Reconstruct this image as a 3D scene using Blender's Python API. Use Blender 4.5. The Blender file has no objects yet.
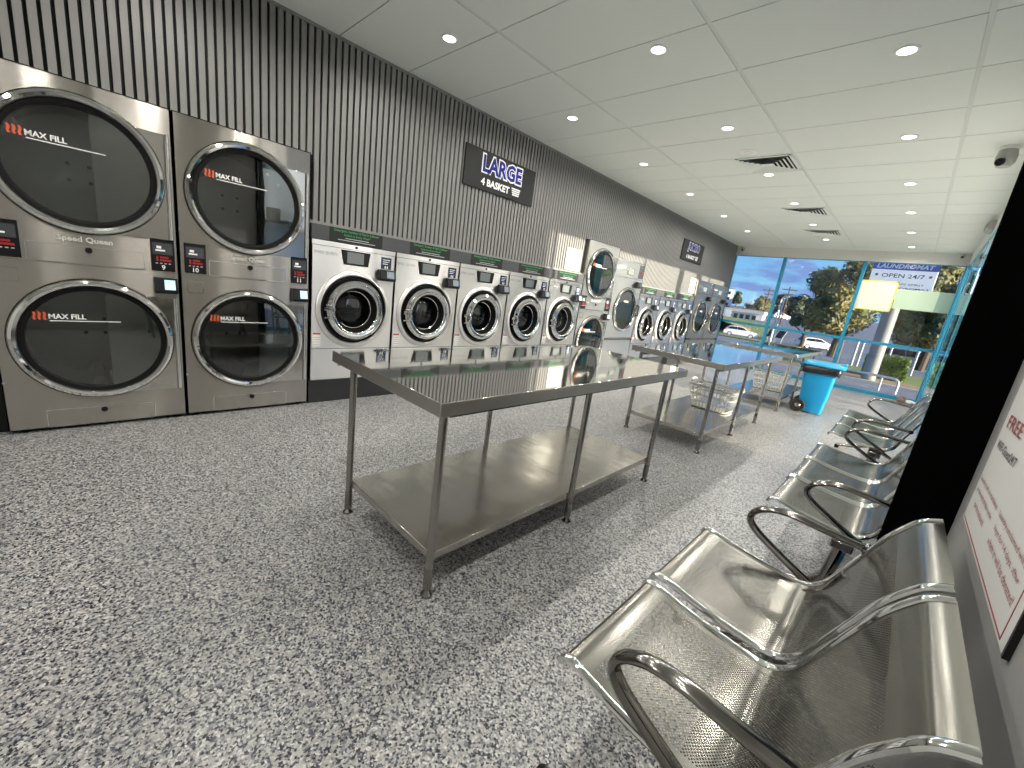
import bpy, bmesh, math, random
from mathutils import Vector, Matrix
random.seed(7)
S = bpy.context.scene
COL = S.collection
PI = math.pi

# ------------------------------------------------------------------ materials
def mat(name):
    m = bpy.data.materials.new(name); m.use_nodes = True
    n = m.node_tree.nodes; n.clear()
    return m, n, m.node_tree.links

def principled(name, col, rough=.5, metal=0., spec=.5, bump=0., bscale=200., var=0., vscale=30., aniso=0., emit=None, estr=0., coat=0., stretch=None):
    m, n, l = mat(name)
    o = n.new('ShaderNodeOutputMaterial'); b = n.new('ShaderNodeBsdfPrincipled')
    l.new(b.outputs[0], o.inputs[0])
    b.inputs['Base Color'].default_value = (*col, 1); b.inputs['Roughness'].default_value = rough
    b.inputs['Metallic'].default_value = metal; b.inputs['Specular IOR Level'].default_value = spec
    b.inputs['Coat Weight'].default_value = coat
    if emit:
        b.inputs['Emission Color'].default_value = (*emit, 1); b.inputs['Emission Strength'].default_value = estr
    tc = n.new('ShaderNodeTexCoord')
    if aniso:
        b.inputs['Anisotropic'].default_value = aniso
        t = n.new('ShaderNodeTangent'); t.direction_type = 'RADIAL'; t.axis = 'Z'; l.new(t.outputs[0], b.inputs['Tangent'])
        b.inputs['Anisotropic Rotation'].default_value = .25
    mp = n.new('ShaderNodeMapping'); l.new(tc.outputs['Object'], mp.inputs[0])
    if stretch: mp.inputs['Scale'].default_value = stretch
    if var:
        nz = n.new('ShaderNodeTexNoise'); nz.inputs['Scale'].default_value = vscale; nz.inputs['Detail'].default_value = 4
        l.new(mp.outputs[0], nz.inputs['Vector'])
        mx = n.new('ShaderNodeMix'); mx.data_type = 'RGBA'
        mx.inputs['A'].default_value = (*[c*(1-var) for c in col], 1); mx.inputs['B'].default_value = (*[min(1, c*(1+var)) for c in col], 1)
        l.new(nz.outputs['Fac'], mx.inputs['Factor']); l.new(mx.outputs['Result'], b.inputs['Base Color'])
        if metal:
            mr = n.new('ShaderNodeMapRange'); mr.inputs['To Min'].default_value = rough*.8; mr.inputs['To Max'].default_value = rough*1.25
            l.new(nz.outputs['Fac'], mr.inputs['Value']); l.new(mr.outputs[0], b.inputs['Roughness'])
    if bump:
        nz = n.new('ShaderNodeTexNoise'); nz.inputs['Scale'].default_value = bscale; l.new(mp.outputs[0], nz.inputs['Vector'])
        bp = n.new('ShaderNodeBump'); bp.inputs['Strength'].default_value = bump; bp.inputs['Distance'].default_value = .002 if bscale > 10 else .02
        l.new(nz.outputs['Fac'], bp.inputs['Height']); l.new(bp.outputs[0], b.inputs['Normal'])
    return m

def pane_mat(name, tint, ior=1.5, rough=0., boost=0.):
    m, n, l = mat(name)
    o = n.new('ShaderNodeOutputMaterial'); mx = n.new('ShaderNodeMixShader')
    t = n.new('ShaderNodeBsdfTransparent'); t.inputs[0].default_value = (*tint, 1)
    g = n.new('ShaderNodeBsdfGlossy'); g.inputs['Roughness'].default_value = rough; g.inputs[0].default_value = (1, 1, 1, 1)
    f = n.new('ShaderNodeFresnel'); f.inputs['IOR'].default_value = ior
    l.new(f.outputs[0], mx.inputs[0]); l.new(t.outputs[0], mx.inputs[1]); l.new(g.outputs[0], mx.inputs[2]); l.new(mx.outputs[0], o.inputs[0])
    return m

def glow(name, col, st):
    m, n, l = mat(name)
    o = n.new('ShaderNodeOutputMaterial'); e = n.new('ShaderNodeEmission')
    e.inputs[0].default_value = (*col, 1); e.inputs[1].default_value = st; l.new(e.outputs[0], o.inputs[0])
    return m

def floor_mat():
    m, n, l = mat('flake_epoxy_floor')
    o = n.new('ShaderNodeOutputMaterial'); b = n.new('ShaderNodeBsdfPrincipled'); l.new(b.outputs[0], o.inputs[0])
    tc = n.new('ShaderNodeTexCoord')
    nz = n.new('ShaderNodeTexNoise'); nz.inputs['Scale'].default_value = 240; l.new(tc.outputs['Object'], nz.inputs['Vector'])
    ad = n.new('ShaderNodeMix'); ad.data_type = 'RGBA'; ad.blend_type = 'LINEAR_LIGHT'; ad.inputs['Factor'].default_value = .004
    l.new(tc.outputs['Object'], ad.inputs['A']); l.new(nz.outputs['Color'], ad.inputs['B'])
    vo = n.new('ShaderNodeTexVoronoi'); vo.inputs['Scale'].default_value = 165; l.new(ad.outputs['Result'], vo.inputs['Vector'])
    sp = n.new('ShaderNodeSeparateColor'); l.new(vo.outputs['Color'], sp.inputs[0])
    cr = n.new('ShaderNodeValToRGB'); cr.color_ramp.interpolation = 'CONSTANT'
    els = [(0, (.012, .014, .020)), (.145, (.06, .07, .10)), (.24, (.15, .155, .165)), (.40, (.33, .325, .315)), (.64, (.42, .41, .395)), (.84, (.24, .24, .24)), (.91, (.58, .57, .55))]
    e = cr.color_ramp.elements
    while len(e) < len(els): e.new(.5)
    for k, (p, c) in enumerate(els): e[k].position = p; e[k].color = (*c, 1)
    l.new(sp.outputs[0], cr.inputs[0]); l.new(cr.outputs[0], b.inputs['Base Color'])
    b.inputs['Roughness'].default_value = .33; b.inputs['Specular IOR Level'].default_value = .45
    n2 = n.new('ShaderNodeTexNoise'); n2.inputs['Scale'].default_value = 60; l.new(tc.outputs['Object'], n2.inputs['Vector'])
    bp = n.new('ShaderNodeBump'); bp.inputs['Strength'].default_value = .12; bp.inputs['Distance'].default_value = .003
    l.new(n2.outputs['Fac'], bp.inputs['Height']); l.new(bp.outputs[0], b.inputs['Normal'])
    return m

def perforated_mat():
    m, n, l = mat('perforated_steel')
    o = n.new('ShaderNodeOutputMaterial'); b = n.new('ShaderNodeBsdfPrincipled'); mx = n.new('ShaderNodeMixShader'); t = n.new('ShaderNodeBsdfTransparent')
    b.inputs['Base Color'].default_value = (.23, .223, .20, 1); b.inputs['Metallic'].default_value = 1; b.inputs['Roughness'].default_value = .20
    uv = n.new('ShaderNodeUVMap'); uv.uv_map = 'sheet'
    sx = n.new('ShaderNodeSeparateXYZ'); l.new(uv.outputs[0], sx.inputs[0])
    def M(op, a, c=None, d=None):
        q = n.new('ShaderNodeMath'); q.operation = op
        for i, v in enumerate((a, c, d)):
            if v is None: continue
            if isinstance(v, (int, float)): q.inputs[i].default_value = v
            else: l.new(v, q.inputs[i])
        return q.outputs[0]
    P = .0078
    u, v = sx.outputs[0], sx.outputs[1]
    def dots(off):
        a = M('SUBTRACT', M('FRACT', M('ADD', M('DIVIDE', u, P), off)), .5)
        c = M('SUBTRACT', M('FRACT', M('ADD', M('DIVIDE', v, P*1.15), off)), .5)
        return M('LESS_THAN', M('ADD', M('MULTIPLY', a, a), M('MULTIPLY', M('MULTIPLY', c, c), 1.3)), .062)
    d = M('MAXIMUM', dots(0.), dots(.5))
    vm = M('MULTIPLY', M('GREATER_THAN', v, .03), M('LESS_THAN', v, 10.))
    w = sx.outputs[0]
    um = M('MULTIPLY', M('GREATER_THAN', u, .085), M('LESS_THAN', u, .705))
    at = n.new('ShaderNodeUVMap'); at.uv_map = 'edge'
    s2 = n.new('ShaderNodeSeparateXYZ'); l.new(at.outputs[0], s2.inputs[0])
    em = M('GREATER_THAN', s2.outputs[0], .035)
    f = M('MULTIPLY', M('MULTIPLY', d, um), M('MULTIPLY', vm, em))
    l.new(f, mx.inputs[0]); l.new(b.outputs[0], mx.inputs[1]); l.new(t.outputs[0], mx.inputs[2]); l.new(mx.outputs[0], o.inputs[0])
    return m

def leaf_mat(name, cols, scale=1.2):
    m, n, l = mat(name)
    o = n.new('ShaderNodeOutputMaterial'); b = n.new('ShaderNodeBsdfPrincipled'); l.new(b.outputs[0], o.inputs[0])
    tc = n.new('ShaderNodeTexCoord'); nz = n.new('ShaderNodeTexNoise'); nz.inputs['Scale'].default_value = scale; nz.inputs['Detail'].default_value = 6
    l.new(tc.outputs['Object'], nz.inputs['Vector'])
    cr = n.new('ShaderNodeValToRGB'); e = cr.color_ramp.elements
    while len(e) < len(cols): e.new(.5)
    for k, c in enumerate(cols): e[k].position = .32 + .36*k/(len(cols)-1); e[k].color = (*c, 1)
    l.new(nz.outputs['Fac'], cr.inputs[0]); l.new(cr.outputs[0], b.inputs['Base Color']); b.inputs['Roughness'].default_value = .6
    return m

M = {}
M['floor'] = floor_mat()
M['slat'] = principled('grey_slat', (.20, .198, .19), .5, var=.12, vscale=8, stretch=(6, 6, .6))
M['slat_gap'] = principled('black_felt', (.006, .006, .006), .95)
M['paint'] = principled('pale_paint', (.60, .61, .59), .55, bump=.05)
M['wall_grey'] = principled('grey_paint', (.27, .268, .26), .6, bump=.05)
M['black_wall'] = principled('black_paint', (.002, .002, .002), 1., spec=0.)
M['tile'] = principled('ceiling_tile', (.70, .745, .71), .75, bump=.08, bscale=160)
M['tee'] = principled('ceiling_tee', (.62, .66, .63), .5)
M['joint'] = principled('joint_shadow', (.16, .17, .165), .9)
M['steel_dark'] = principled('brushed_steel', (.46, .435, .395), .27, 1, aniso=1., bump=.35, bscale=1.5, stretch=(1, 2.2, .25))
M['steel_sunlit'] = principled('sunlit_brushed_steel', (.74, .72, .67), .36, 1, aniso=.9, bump=.2, bscale=2.)  # dryer steel lightened for the third stack; sun glare put into the colour
M['steel'] = principled('satin_steel', (.83, .815, .785), .32, 1, aniso=.95, bump=.3, bscale=2., stretch=(1, 1.6, .4))
M['steel_shaded'] = principled('shaded_brushed_steel', (.66, .585, .48), .34, 1, aniso=.9, bump=.2, bscale=2.)  # darker, warmer copy for tall washers; shade and reflections put into the colour
M['steel_plate'] = principled('polished_plate', (.62, .60, .56), .07, 1)
M['steel_top'] = principled('mirror_steel', (.70, .69, .665), .05, 1, bump=.02, bscale=4.)
M['steel_edge'] = principled('steel_edge', (.56, .54, .51), .32, 1)
M['steel_shelf'] = principled('brushed_shelf', (.58, .56, .52), .20, 1, bump=.22, bscale=5., stretch=(.5, 1.2, 1))
M['steel_leg'] = principled('steel_tube', (.40, .385, .36), .16, 1)
M['chrome'] = principled('chrome', (.83, .83, .82), .05, 1)
M['chrome_dark'] = principled('dark_chrome', (.30, .285, .265), .12, 1)
M['drum'] = principled('drum_steel', (.50, .53, .51), .35, .7)
M['drum_dark'] = principled('dark_drum', (.10, .10, .10), .3, .6)
M['hole'] = principled('black_hole', (.004, .004, .004), .9)
M['rubber'] = principled('black_rubber', (.006, .006, .006), .6, spec=.15)
M['plastic_black'] = principled('black_plastic', (.008, .008, .009), .3, spec=.3)
M['plinth'] = principled('charcoal_plinth', (.020, .021, .022), .5)
M['fascia'] = principled('charcoal_fascia', (.065, .068, .07), .5, spec=.3)
M['fascia_panel'] = principled('black_panel', (.026, .027, .027), .6, spec=.2)
M['screen'] = principled('dark_screen', (.055, .06, .065), .12)
M['screen_grey'] = principled('grey_screen', (.16, .18, .18), .08)
M['navy'] = principled('navy_screen', (.025, .04, .085), .15)
M['lcd'] = principled('lit_lcd', (.3, .5, .6), .2, emit=(.62, .86, 1.), estr=.9)
M['lcd_dim'] = principled('dim_lcd', (.25, .30, .34), .15)
M['letter_grey'] = principled('pale_lettering', (.62, .61, .58), .4)
M['board_emissive'] = principled('emissive_board', (.80, .80, .80), .4, emit=(1, .99, .96), estr=.35)  # weak emission added so the white board renders brighter
M['board_white'] = principled('board_white', (.56, .56, .55), .5)
M['dull_red'] = principled('dull_red_print', (.26, .05, .05), .6)
M['red'] = principled('red_print', (.42, .025, .03), .5)
M['red_led'] = principled('red_led', (.22, .01, .012), .4, emit=(1, .05, .06), estr=.10)
M['orange'] = principled('orange_flame', (.62, .10, .035), .5)
M['white'] = principled('white_print', (.82, .82, .81), .5)
M['grey_print'] = principled('grey_print', (.40, .40, .41), .5)
M['black_print'] = principled('black_print', (.02, .02, .022), .5)
M['blue_print'] = principled('blue_print', (.016, .020, .23), .6, spec=.2)
M['sky_blue_print'] = principled('blue_sign', (.035, .10, .42), .4)
M['green_print'] = principled('green_print', (.035, .30, .10), .5)
M['white_plastic'] = principled('white_plastic', (.80, .80, .77), .4)
M['paper'] = principled('paper', (.78, .77, .74), .7)
M['sign_white'] = principled('sign_white', (.80, .81, .82), .4)
M['poster'] = principled('poster_cream', (.80, .79, .66), .6, emit=None)
M['poster_edge'] = principled('poster_yellow', (.78, .74, .10), .6)
M['film'] = principled('pale_green_film', (.52, .66, .50), .6)
M['film_dark'] = principled('dull_green_film', (.26, .37, .31), .6)
M['frame_blue'] = principled('blue_frame', (.012, .24, .40), .3)
M['bin_blue'] = principled('blue_bin_plastic', (.004, .27, .56), .35)
M['bin_lid'] = principled('blue_lid_plastic', (.006, .25, .46), .35)
M['glass'] = pane_mat('window_glass', (.97, .98, .98))
M['door_glass'] = pane_mat('dark_door_glass', (.42, .46, .45), 2.1)
M['bowl_glass'] = pane_mat('bowl_glass', (.55, .57, .57), 1.7)
M['lamp'] = glow('lamp_disc', (1, .97, .92), 7)
M['perf'] = perforated_mat()
M['camera_grey'] = principled('camera_grey', (.38, .39, .37), .5)
M['asphalt'] = principled('asphalt', (.20, .21, .235), .85, var=.15, vscale=6)
M['concrete'] = principled('concrete', (.40, .395, .38), .8, var=.12, vscale=5)
M['pale_concrete'] = principled('pale_concrete', (.52, .49, .44), .8, var=.12, vscale=5)
M['kerb'] = principled('kerb_concrete', (.56, .55, .52), .8, var=.1)
M['bark'] = principled('bark_mulch', (.38, .25, .12), .9, var=.5, vscale=18)
M['lawn'] = principled('lawn', (.23, .27, .06), .9, var=.4, vscale=3)
M['dirt'] = principled('dirt_bank', (.42, .28, .13), .9, var=.3, vscale=3)
M['hedge'] = leaf_mat('hedge_leaf', [(.05, .11, .012), (.13, .20, .02), (.24, .30, .05)], 5)
M['tree'] = leaf_mat('autumn_leaf', [(.025, .04, .012), (.07, .09, .025), (.21, .20, .06), (.17, .15, .04), (.34, .19, .05)], 1.1)
M['tree_dark'] = leaf_mat('dark_leaf', [(.018, .032, .014), (.045, .07, .03), (.10, .12, .045)], 1.5)
M['trunk'] = principled('trunk', (.10, .075, .05), .9, var=.3)
M['car_white'] = principled('car_white', (.80, .80, .80), .25, coat=.6)
M['car_grey'] = principled('car_grey', (.14, .15, .17), .25, coat=.6)
M['car_glass'] = principled('car_glass', (.015, .018, .022), .06)
M['tyre'] = principled('tyre', (.014, .014, .014), .8)
M['galv'] = principled('galvanised', (.60, .62, .63), .4, .6)
M['post_grey'] = principled('grey_column', (.26, .26, .24), .6, var=.06)
M['post_white'] = principled('white_post', (.52, .52, .50), .5)
M['render'] = principled('white_render', (.74, .73, .69), .7, var=.05)
M['roof'] = principled('shop_roof', (.22, .20, .18), .8)
M['brown_paper'] = principled('brown_paper', (.20, .15, .12), .8, var=.3)
M['liner'] = principled('bin_liner', (.010, .010, .012), .25, bump=.5, bscale=40)

# ------------------------------------------------------------------ mesh helpers
class MB:
    def __init__(s): s.bm = bmesh.new(); s.mi = 0
    def f(s, vs):
        try:
            q = s.bm.faces.new(vs); q.material_index = s.mi; return q
        except ValueError: return None
    def v(s, p): return s.bm.verts.new(p)
    def quad(s, a, b, c, d): return s.f([s.v(p) for p in (a, b, c, d)])
    def box(s, x0, x1, y0, y1, z0, z1):
        p = [s.v((x, y, z)) for x in (x0, x1) for y in (y0, y1) for z in (z0, z1)]
        for q in ((0, 1, 3, 2), (4, 6, 7, 5), (0, 4, 5, 1), (2, 3, 7, 6), (0, 2, 6, 4), (1, 5, 7, 3)): s.f([p[i] for i in q])
        return s
    def cyl(s, p, q, r, r2=None, n=20, caps=True):
        p = Vector(p); q = Vector(q); r2 = r if r2 is None else r2
        d = (q-p).normalized(); a = d.orthogonal().normalized(); b = d.cross(a)
        A = [s.v(p+(a*math.cos(t)+b*math.sin(t))*r) for t in [2*PI*i/n for i in range(n)]]
        B = [s.v(q+(a*math.cos(t)+b*math.sin(t))*r2) for t in [2*PI*i/n for i in range(n)]]
        for i in range(n): s.f((A[i], A[(i+1) % n], B[(i+1) % n], B[i]))
        if caps: s.f(A[::-1]); s.f(B)
        return s
    def tube(s, pts, r, n=12, closed=False, side=None, flat=1., rad=None):
        pts = [Vector(p) for p in pts]; N = len(pts); rings = []
        up = Vector(side) if side else None
        for i, p in enumerate(pts):
            a = pts[(i-1) % N] if closed or i else p; b = pts[(i+1) % N] if closed or i < N-1 else p
            d = (b-a).normalized()
            u = up if up else (d.orthogonal() if i == 0 else u)
            u = (u-d*u.dot(d)).normalized(); w = d.cross(u)
            rr = rad[i] if rad else r
            rings.append([s.v(p+u*math.cos(t)*rr+w*math.sin(t)*rr*flat) for t in [2*PI*k/n for k in range(n)]])
        for i in range(N if closed else N-1):
            A, B = rings[i], rings[(i+1) % N]
            for k in range(n): s.f((A[k], A[(k+1) % n], B[(k+1) % n], B[k]))
        if not closed: s.f(rings[0][::-1]); s.f(rings[-1])
        return s
    def lathe(s, prof, c, axis='x', n=56, closed=False):
        # prof: (radius, height along axis)
        rings = []
        for r, h in prof:
            ring = []
            for k in range(n):
                t = 2*PI*k/n; a, b = r*math.cos(t), r*math.sin(t)
                p = {'x': (c[0]+h, c[1]+a, c[2]+b), 'y': (c[0]+a, c[1]+h, c[2]+b), 'z': (c[0]+a, c[1]+b, c[2]+h)}[axis]
                ring.append(s.v(p))
            rings.append(ring)
        m = len(rings)
        for i in range(m if closed else m-1):
            A, B = rings[i], rings[(i+1) % m]
            for k in range(n): s.f((A[k], A[(k+1) % n], B[(k+1) % n], B[k]))
        if not closed:
            if prof[0][0] > 1e-4 and prof[0][0] < 1e-2: s.f(rings[0][::-1])
            if prof[-1][0] > 1e-4 and prof[-1][0] < 1e-2: s.f(rings[-1])
        return s
    def disc(s, c, r, axis='x', n=48):
        vs = []
        for k in range(n):
            t = 2*PI*k/n; a, b = r*math.cos(t), r*math.sin(t)
            vs.append(s.v({'x': (c[0], c[1]+a, c[2]+b), 'y': (c[0]+a, c[1], c[2]+b), 'z': (c[0]+a, c[1]+b, c[2])}[axis]))
        s.f(vs); return s
    def plate_hole(s, x, y0, y1, z0, z1, cy, cz, r, n=64):
        ins, outs = [], []
        def border(a):
            dy, dz = math.cos(a), math.sin(a)
            t = min(((y1-cy)/dy if dy > 1e-9 else (y0-cy)/dy if dy < -1e-9 else 1e9), ((z1-cz)/dz if dz > 1e-9 else (z0-cz)/dz if dz < -1e-9 else 1e9))
            return (x, cy+dy*t, cz+dz*t)
        angs = sorted([2*PI*i/n for i in range(n)]+[math.atan2(zz-cz, yy-cy) % (2*PI) for yy in (y0, y1) for zz in (z0, z1)])
        for a in angs:
            ins.append(s.v((x, cy+r*math.cos(a), cz+r*math.sin(a)))); outs.append(s.v(border(a)))
        k = len(angs)
        for i in range(k): s.f((ins[i], outs[i], outs[(i+1) % k], ins[(i+1) % k]))
        return s
    def prism(s, poly, fn, h0, h1):
        # poly: 2d outline; fn(u, v, h) -> 3d
        A = [s.v(fn(u, v, h0)) for u, v in poly]; B = [s.v(fn(u, v, h1)) for u, v in poly]
        n = len(poly)
        for i in range(n): s.f((A[i], A[(i+1) % n], B[(i+1) % n], B[i]))
        s.f(A[::-1]); s.f(B); return s
    def done(s, name, mats, parent=None, bevel=0., ang=35, loc=None):
        bmesh.ops.recalc_face_normals(s.bm, faces=s.bm.faces)
        me = bpy.data.meshes.new(name); s.bm.to_mesh(me); s.bm.free()
        for m in (mats if isinstance(mats, (list, tuple)) else [mats]): me.materials.append(M[m])
        me.shade_smooth(); me.set_sharp_from_angle(angle=math.radians(ang))
        o = bpy.data.objects.new(name, me); COL.objects.link(o)
        if parent: o.parent = parent
        if loc: o.location = loc
        if bevel:
            b = o.modifiers.new('edge', 'BEVEL'); b.width = bevel; b.segments = 2; b.limit_method = 'ANGLE'; b.angle_limit = math.radians(40)
        return o

def box(name, m, parent, x0, x1, y0, y1, z0, z1, bevel=0.):
    return MB().box(x0, x1, y0, y1, z0, z1).done(name, m, parent, bevel)
def thing(name, label, cat, loc=(0, 0, 0), rz=0., group=None):
    o = bpy.data.objects.new(name, None); COL.objects.link(o); o.empty_display_size = .1
    o.location = loc; o.rotation_euler = (0, 0, rz); o['label'] = label; o['category'] = cat
    if group: o['group'] = group
    return o
def tag(o, label, cat, group=None, kind=None):
    o['label'] = label; o['category'] = cat
    if group: o['group'] = group
    if kind: o['kind'] = kind
    return o
def struct(o, label=None, cat=None):
    o['kind'] = 'structure'
    if label: o['label'] = label
    if cat: o['category'] = cat
    return o
def kids(o): return [c for c in o.children]
def copy_tree(o, parent=None):
    c = o.copy(); COL.objects.link(c)
    if parent: c.parent = parent
    for k in kids(o): copy_tree(k, c)
    return c
def relabel(o, label, group=None):
    o['label'] = label
    if group: o['group'] = group
    return o

def text_mb(mb, s, org, right, up, w=None, h=.05, align='L', bold=0., shear=0., depth=.0015, fit='both'):
    """lettering as mesh: org = left/centre/right point of the baseline; w, h = size of the whole line"""
    cu = bpy.data.curves.new('lettering', 'FONT'); cu.body = s; cu.size = 1; cu.offset = bold; cu.shear = shear; cu.resolution_u = 2
    ob = bpy.data.objects.new('lettering', cu); COL.objects.link(ob)
    dg = bpy.context.evaluated_depsgraph_get(); dg.update()
    me = bpy.data.meshes.new_from_object(ob.evaluated_get(dg))
    xs = [v.co.x for v in me.vertices]; ys = [v.co.y for v in me.vertices]
    if not xs: return mb
    x0, x1, y0, y1 = min(xs), max(xs), min(ys), max(ys)
    sy = h/(y1-y0); sx = w/(x1-x0) if w else sy
    R = Vector(right); U = Vector(up); N = R.cross(U); O = Vector(org)
    off = {'L': 0, 'C': -.5, 'R': -1}[align]*(x1-x0)*sx
    vs = [mb.v(O+R*((v.co.x-x0)*sx+off)+U*((v.co.y-y0)*sy)+N*depth) for v in me.vertices]
    for p in me.polygons: mb.f([vs[i] for i in p.vertices])
    bpy.data.objects.remove(ob); bpy.data.meshes.remove(me); bpy.data.curves.remove(cu)
    return mb
def text(name, s, m, parent, org, right, up, **k):
    mb = MB(); text_mb(mb, s, org, right, up, **k)
    return mb.done(name, m, parent)
def catmull(P, k=6):
    out = []
    for i in range(len(P)-1):
        a = P[max(i-1, 0)]; b = P[i]; c = P[i+1]; d = P[min(i+2, len(P)-1)]
        for j in range(k):
            t = j/k
            out.append(tuple(.5*(2*b[q]+(c[q]-a[q])*t+(2*a[q]-5*b[q]+4*c[q]-d[q])*t*t+(3*b[q]-a[q]-3*c[q]+d[q])*t**3) for q in range(len(b))))
    out.append(tuple(P[-1])); return out

Xp = (1, 0, 0); Yp = (0, 1, 0); Zp = (0, 0, 1)
# ------------------------------------------------------------------ camera
CAMH = 1.2612
Rc = ((0.7052361918321004, 0.6965402699579256, 0.13218761688258363), (0.25758831026454654, -0.07802971875573976, -0.9630989696837785), (-0.6605226537713997, 0.7132622346078896, -0.2344500128747009))
cam = bpy.data.cameras.new('camera'); cam.sensor_width = 36; cam.lens = 411.683*36/1024; cam.clip_start = .02; cam.clip_end = 900
co = bpy.data.objects.new('camera', cam); COL.objects.link(co)
mw = Matrix(((Rc[0][0], -Rc[1][0], -Rc[2][0], 0), (Rc[0][1], -Rc[1][1], -Rc[2][1], 0), (Rc[0][2], -Rc[1][2], -Rc[2][2], CAMH), (0, 0, 0, 1)))
co.matrix_world = mw; S.camera = co

# ------------------------------------------------------------------ room shell
WX = -3.69; FX = -3.64; ZC = 2.912; FY = 11.55; RX = .36; NX = .25; BY = -3.4; HEAD = 2.68; PIER0, PIER1 = 1.97, 2.06
mb = MB(); mb.quad((WX-1.2, BY, 0), (RX+.1, BY, 0), (RX+.1, FY+.05, 0), (WX-1.2, FY+.05, 0))
struct(mb.done('floor', 'floor'))
# slatted left wall
mb = MB(); mb.mi = 1; 
for a, b, c in ((BY, -.364, 0), (-.364, 1.326, 2.03), (1.326, 5.156, 1.44), (5.156, 6.002, 2.03), (6.002, 6.93, 1.888), (6.93, 9.428, 1.44), (9.428, 11.432, 1.888), (11.432, FY, 0)): mb.box(WX-.12, WX-.018, a, b, c, ZC)
mb.mi = 0
p0 = 1.099 % .0515; y = p0-.0515*67+.0075
while y < FY-.03:
    zb = .02 if y <= -.40 else 2.03 if y < 1.324 or 5.12 < y < 6.0 else 1.888 if 5.97 < y < 6.93 or 9.40 < y < 11.5 else 1.545
    if y > BY: mb.box(WX-.02, WX, y, y+.0345, zb, ZC-.02)
    y += .0515

for a, b in ((1.326, 5.156), (6.93, 9.428)): mb.box(WX-.02, WX+.004, a, b, 1.522, 1.547)
mb.box(WX-.02, WX+.004, BY, FY, ZC-.022, ZC)
struct(mb.done('wall_left', ['slat', 'slat_gap']))
struct(box('wall_service', 'slat_gap', None, WX-1.2, WX-1.1, BY, FY, 0, ZC))
# back wall behind the camera, right wall, pier
struct(box('wall_back', 'paint', None, WX-1.2, RX+.1, BY-.1, BY, 0, ZC+.05))
struct(box('wall_right', 'wall_grey', None, NX, NX+.2, BY, PIER0, 0, ZC+.02))
struct(box('wall_pier', 'black_wall', None, .0975, NX+.2, PIER0, PIER1, 0, ZC+.01))
mb = MB(); mb.box(RX, RX+.12, PIER1, FY+.1, HEAD, ZC)
struct(mb.done('wall_side', 'paint'))
mb = MB(); mb.box(WX-1.2, RX+.12, FY-.02, FY+.14, HEAD+.02, ZC+.05); mb.box(WX-1.2, WX-.01, FY-.02, FY+.14, 0, HEAD)
struct(mb.done('wall_front', 'paint'))
# ceiling: tiles with recessed tees and fine joints
mb = MB(); mb.mi = 2; mb.box(WX-1.2, RX+.12, BY, FY+.1, ZC+.02, ZC+.06)
gx = [-2.5454+1.2*i for i in range(-2, 4)]
mb.mi = 1
for x in gx: mb.box(x-.013, x+.013, BY, FY, ZC+.004, ZC+.021)
mb.mi = 0
yk = [1.5326+.6*k for k in range(-9, 18)]
for i in range(len(gx)-1):
    for k in range(len(yk)-1):
        a, b = max(gx[i]+.0135, WX-.05), min(gx[i+1]-.0135, RX+.02); c, d = max(yk[k]+.004, BY), min(yk[k+1]-.004, FY)
        if b-a > .02 and d-c > .02: mb.box(a, b, c, d, ZC, ZC+.021)
struct(mb.done('ceiling', ['tile', 'tee', 'joint']))

# ------------------------------------------------------------------ glazing
TR = 1.075
def bay(name, x0, x1, first, last):
    r = thing(name, '', ''); del r['label'], r['category']; struct(r)
    m = MB(); a, b = FY, FY+.09
    if first: m.box(x0-.02, x0+.012, a, b, 0, HEAD+.02)
    else: m.box(x0-.028, x0+.028, a-.03, b, 0, HEAD+.02)
    m.box(x0, x1, a, b, TR-.028, TR+.028); m.box(x0, x1, a-.015, b, 0, .07); m.box(x0, x1, a, b, HEAD+.012, HEAD+.03)
    m.done('frame', 'frame_blue', r, .004)
    for z0, z1 in ((.06, TR-.02), (TR+.02, HEAD+.015)):
        box('pane', 'glass', r, x0+.01, x1-.01, FY+.04, FY+.046, z0, z1)
bay('window_1', WX, -2.606, True, False); bay('window_2', -2.606, -1.124, False, False); bay('window_3', -1.124, .36, False, True)
r = MB(); r.box(.334, RX+.12, FY-.06, FY+.1, 0, HEAD); r.box(.354, RX+.1, FY-.40, FY-.05, 0, HEAD); struct(r.done('trim_1', 'frame_blue', None, .006))
def side_bay(name, y0, y1, w0):
    r = thing(name, '', ''); del r['label'], r['category']; struct(r)
    m = MB(); a, b = RX+.004, RX+.095
    m.box(a, b, y0-w0/2, y0+w0/2, 0, HEAD); m.box(a, b, y0, y1, 0, .07); m.box(a, b, y0, y1, HEAD-.05, HEAD+.01)
    m.done('frame', 'frame_blue', r, .004)
    box('pane', 'glass', r, RX+.007, RX+.013, y0+w0/2-.01, y1+.01, .06, HEAD-.04)
    return r
side_bay('window_4', 2.10, 4.4, .06); side_bay('window_5', 4.4, 6.93, .06)
d = side_bay('door_1', 6.93, 8.43, .06)
hm = MB(); hm.tube([(RX+.0, 8.25, 1.93), (RX-.045, 8.25, 1.93), (RX-.05, 8.15, 1.97), (RX-.05, 7.9, 2.03)], .013); hm.done('handle', 'chrome', d)
side_bay('window_6', 8.43, 10.1, .05); side_bay('window_7', 10.1, 11.48, .085)

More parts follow.
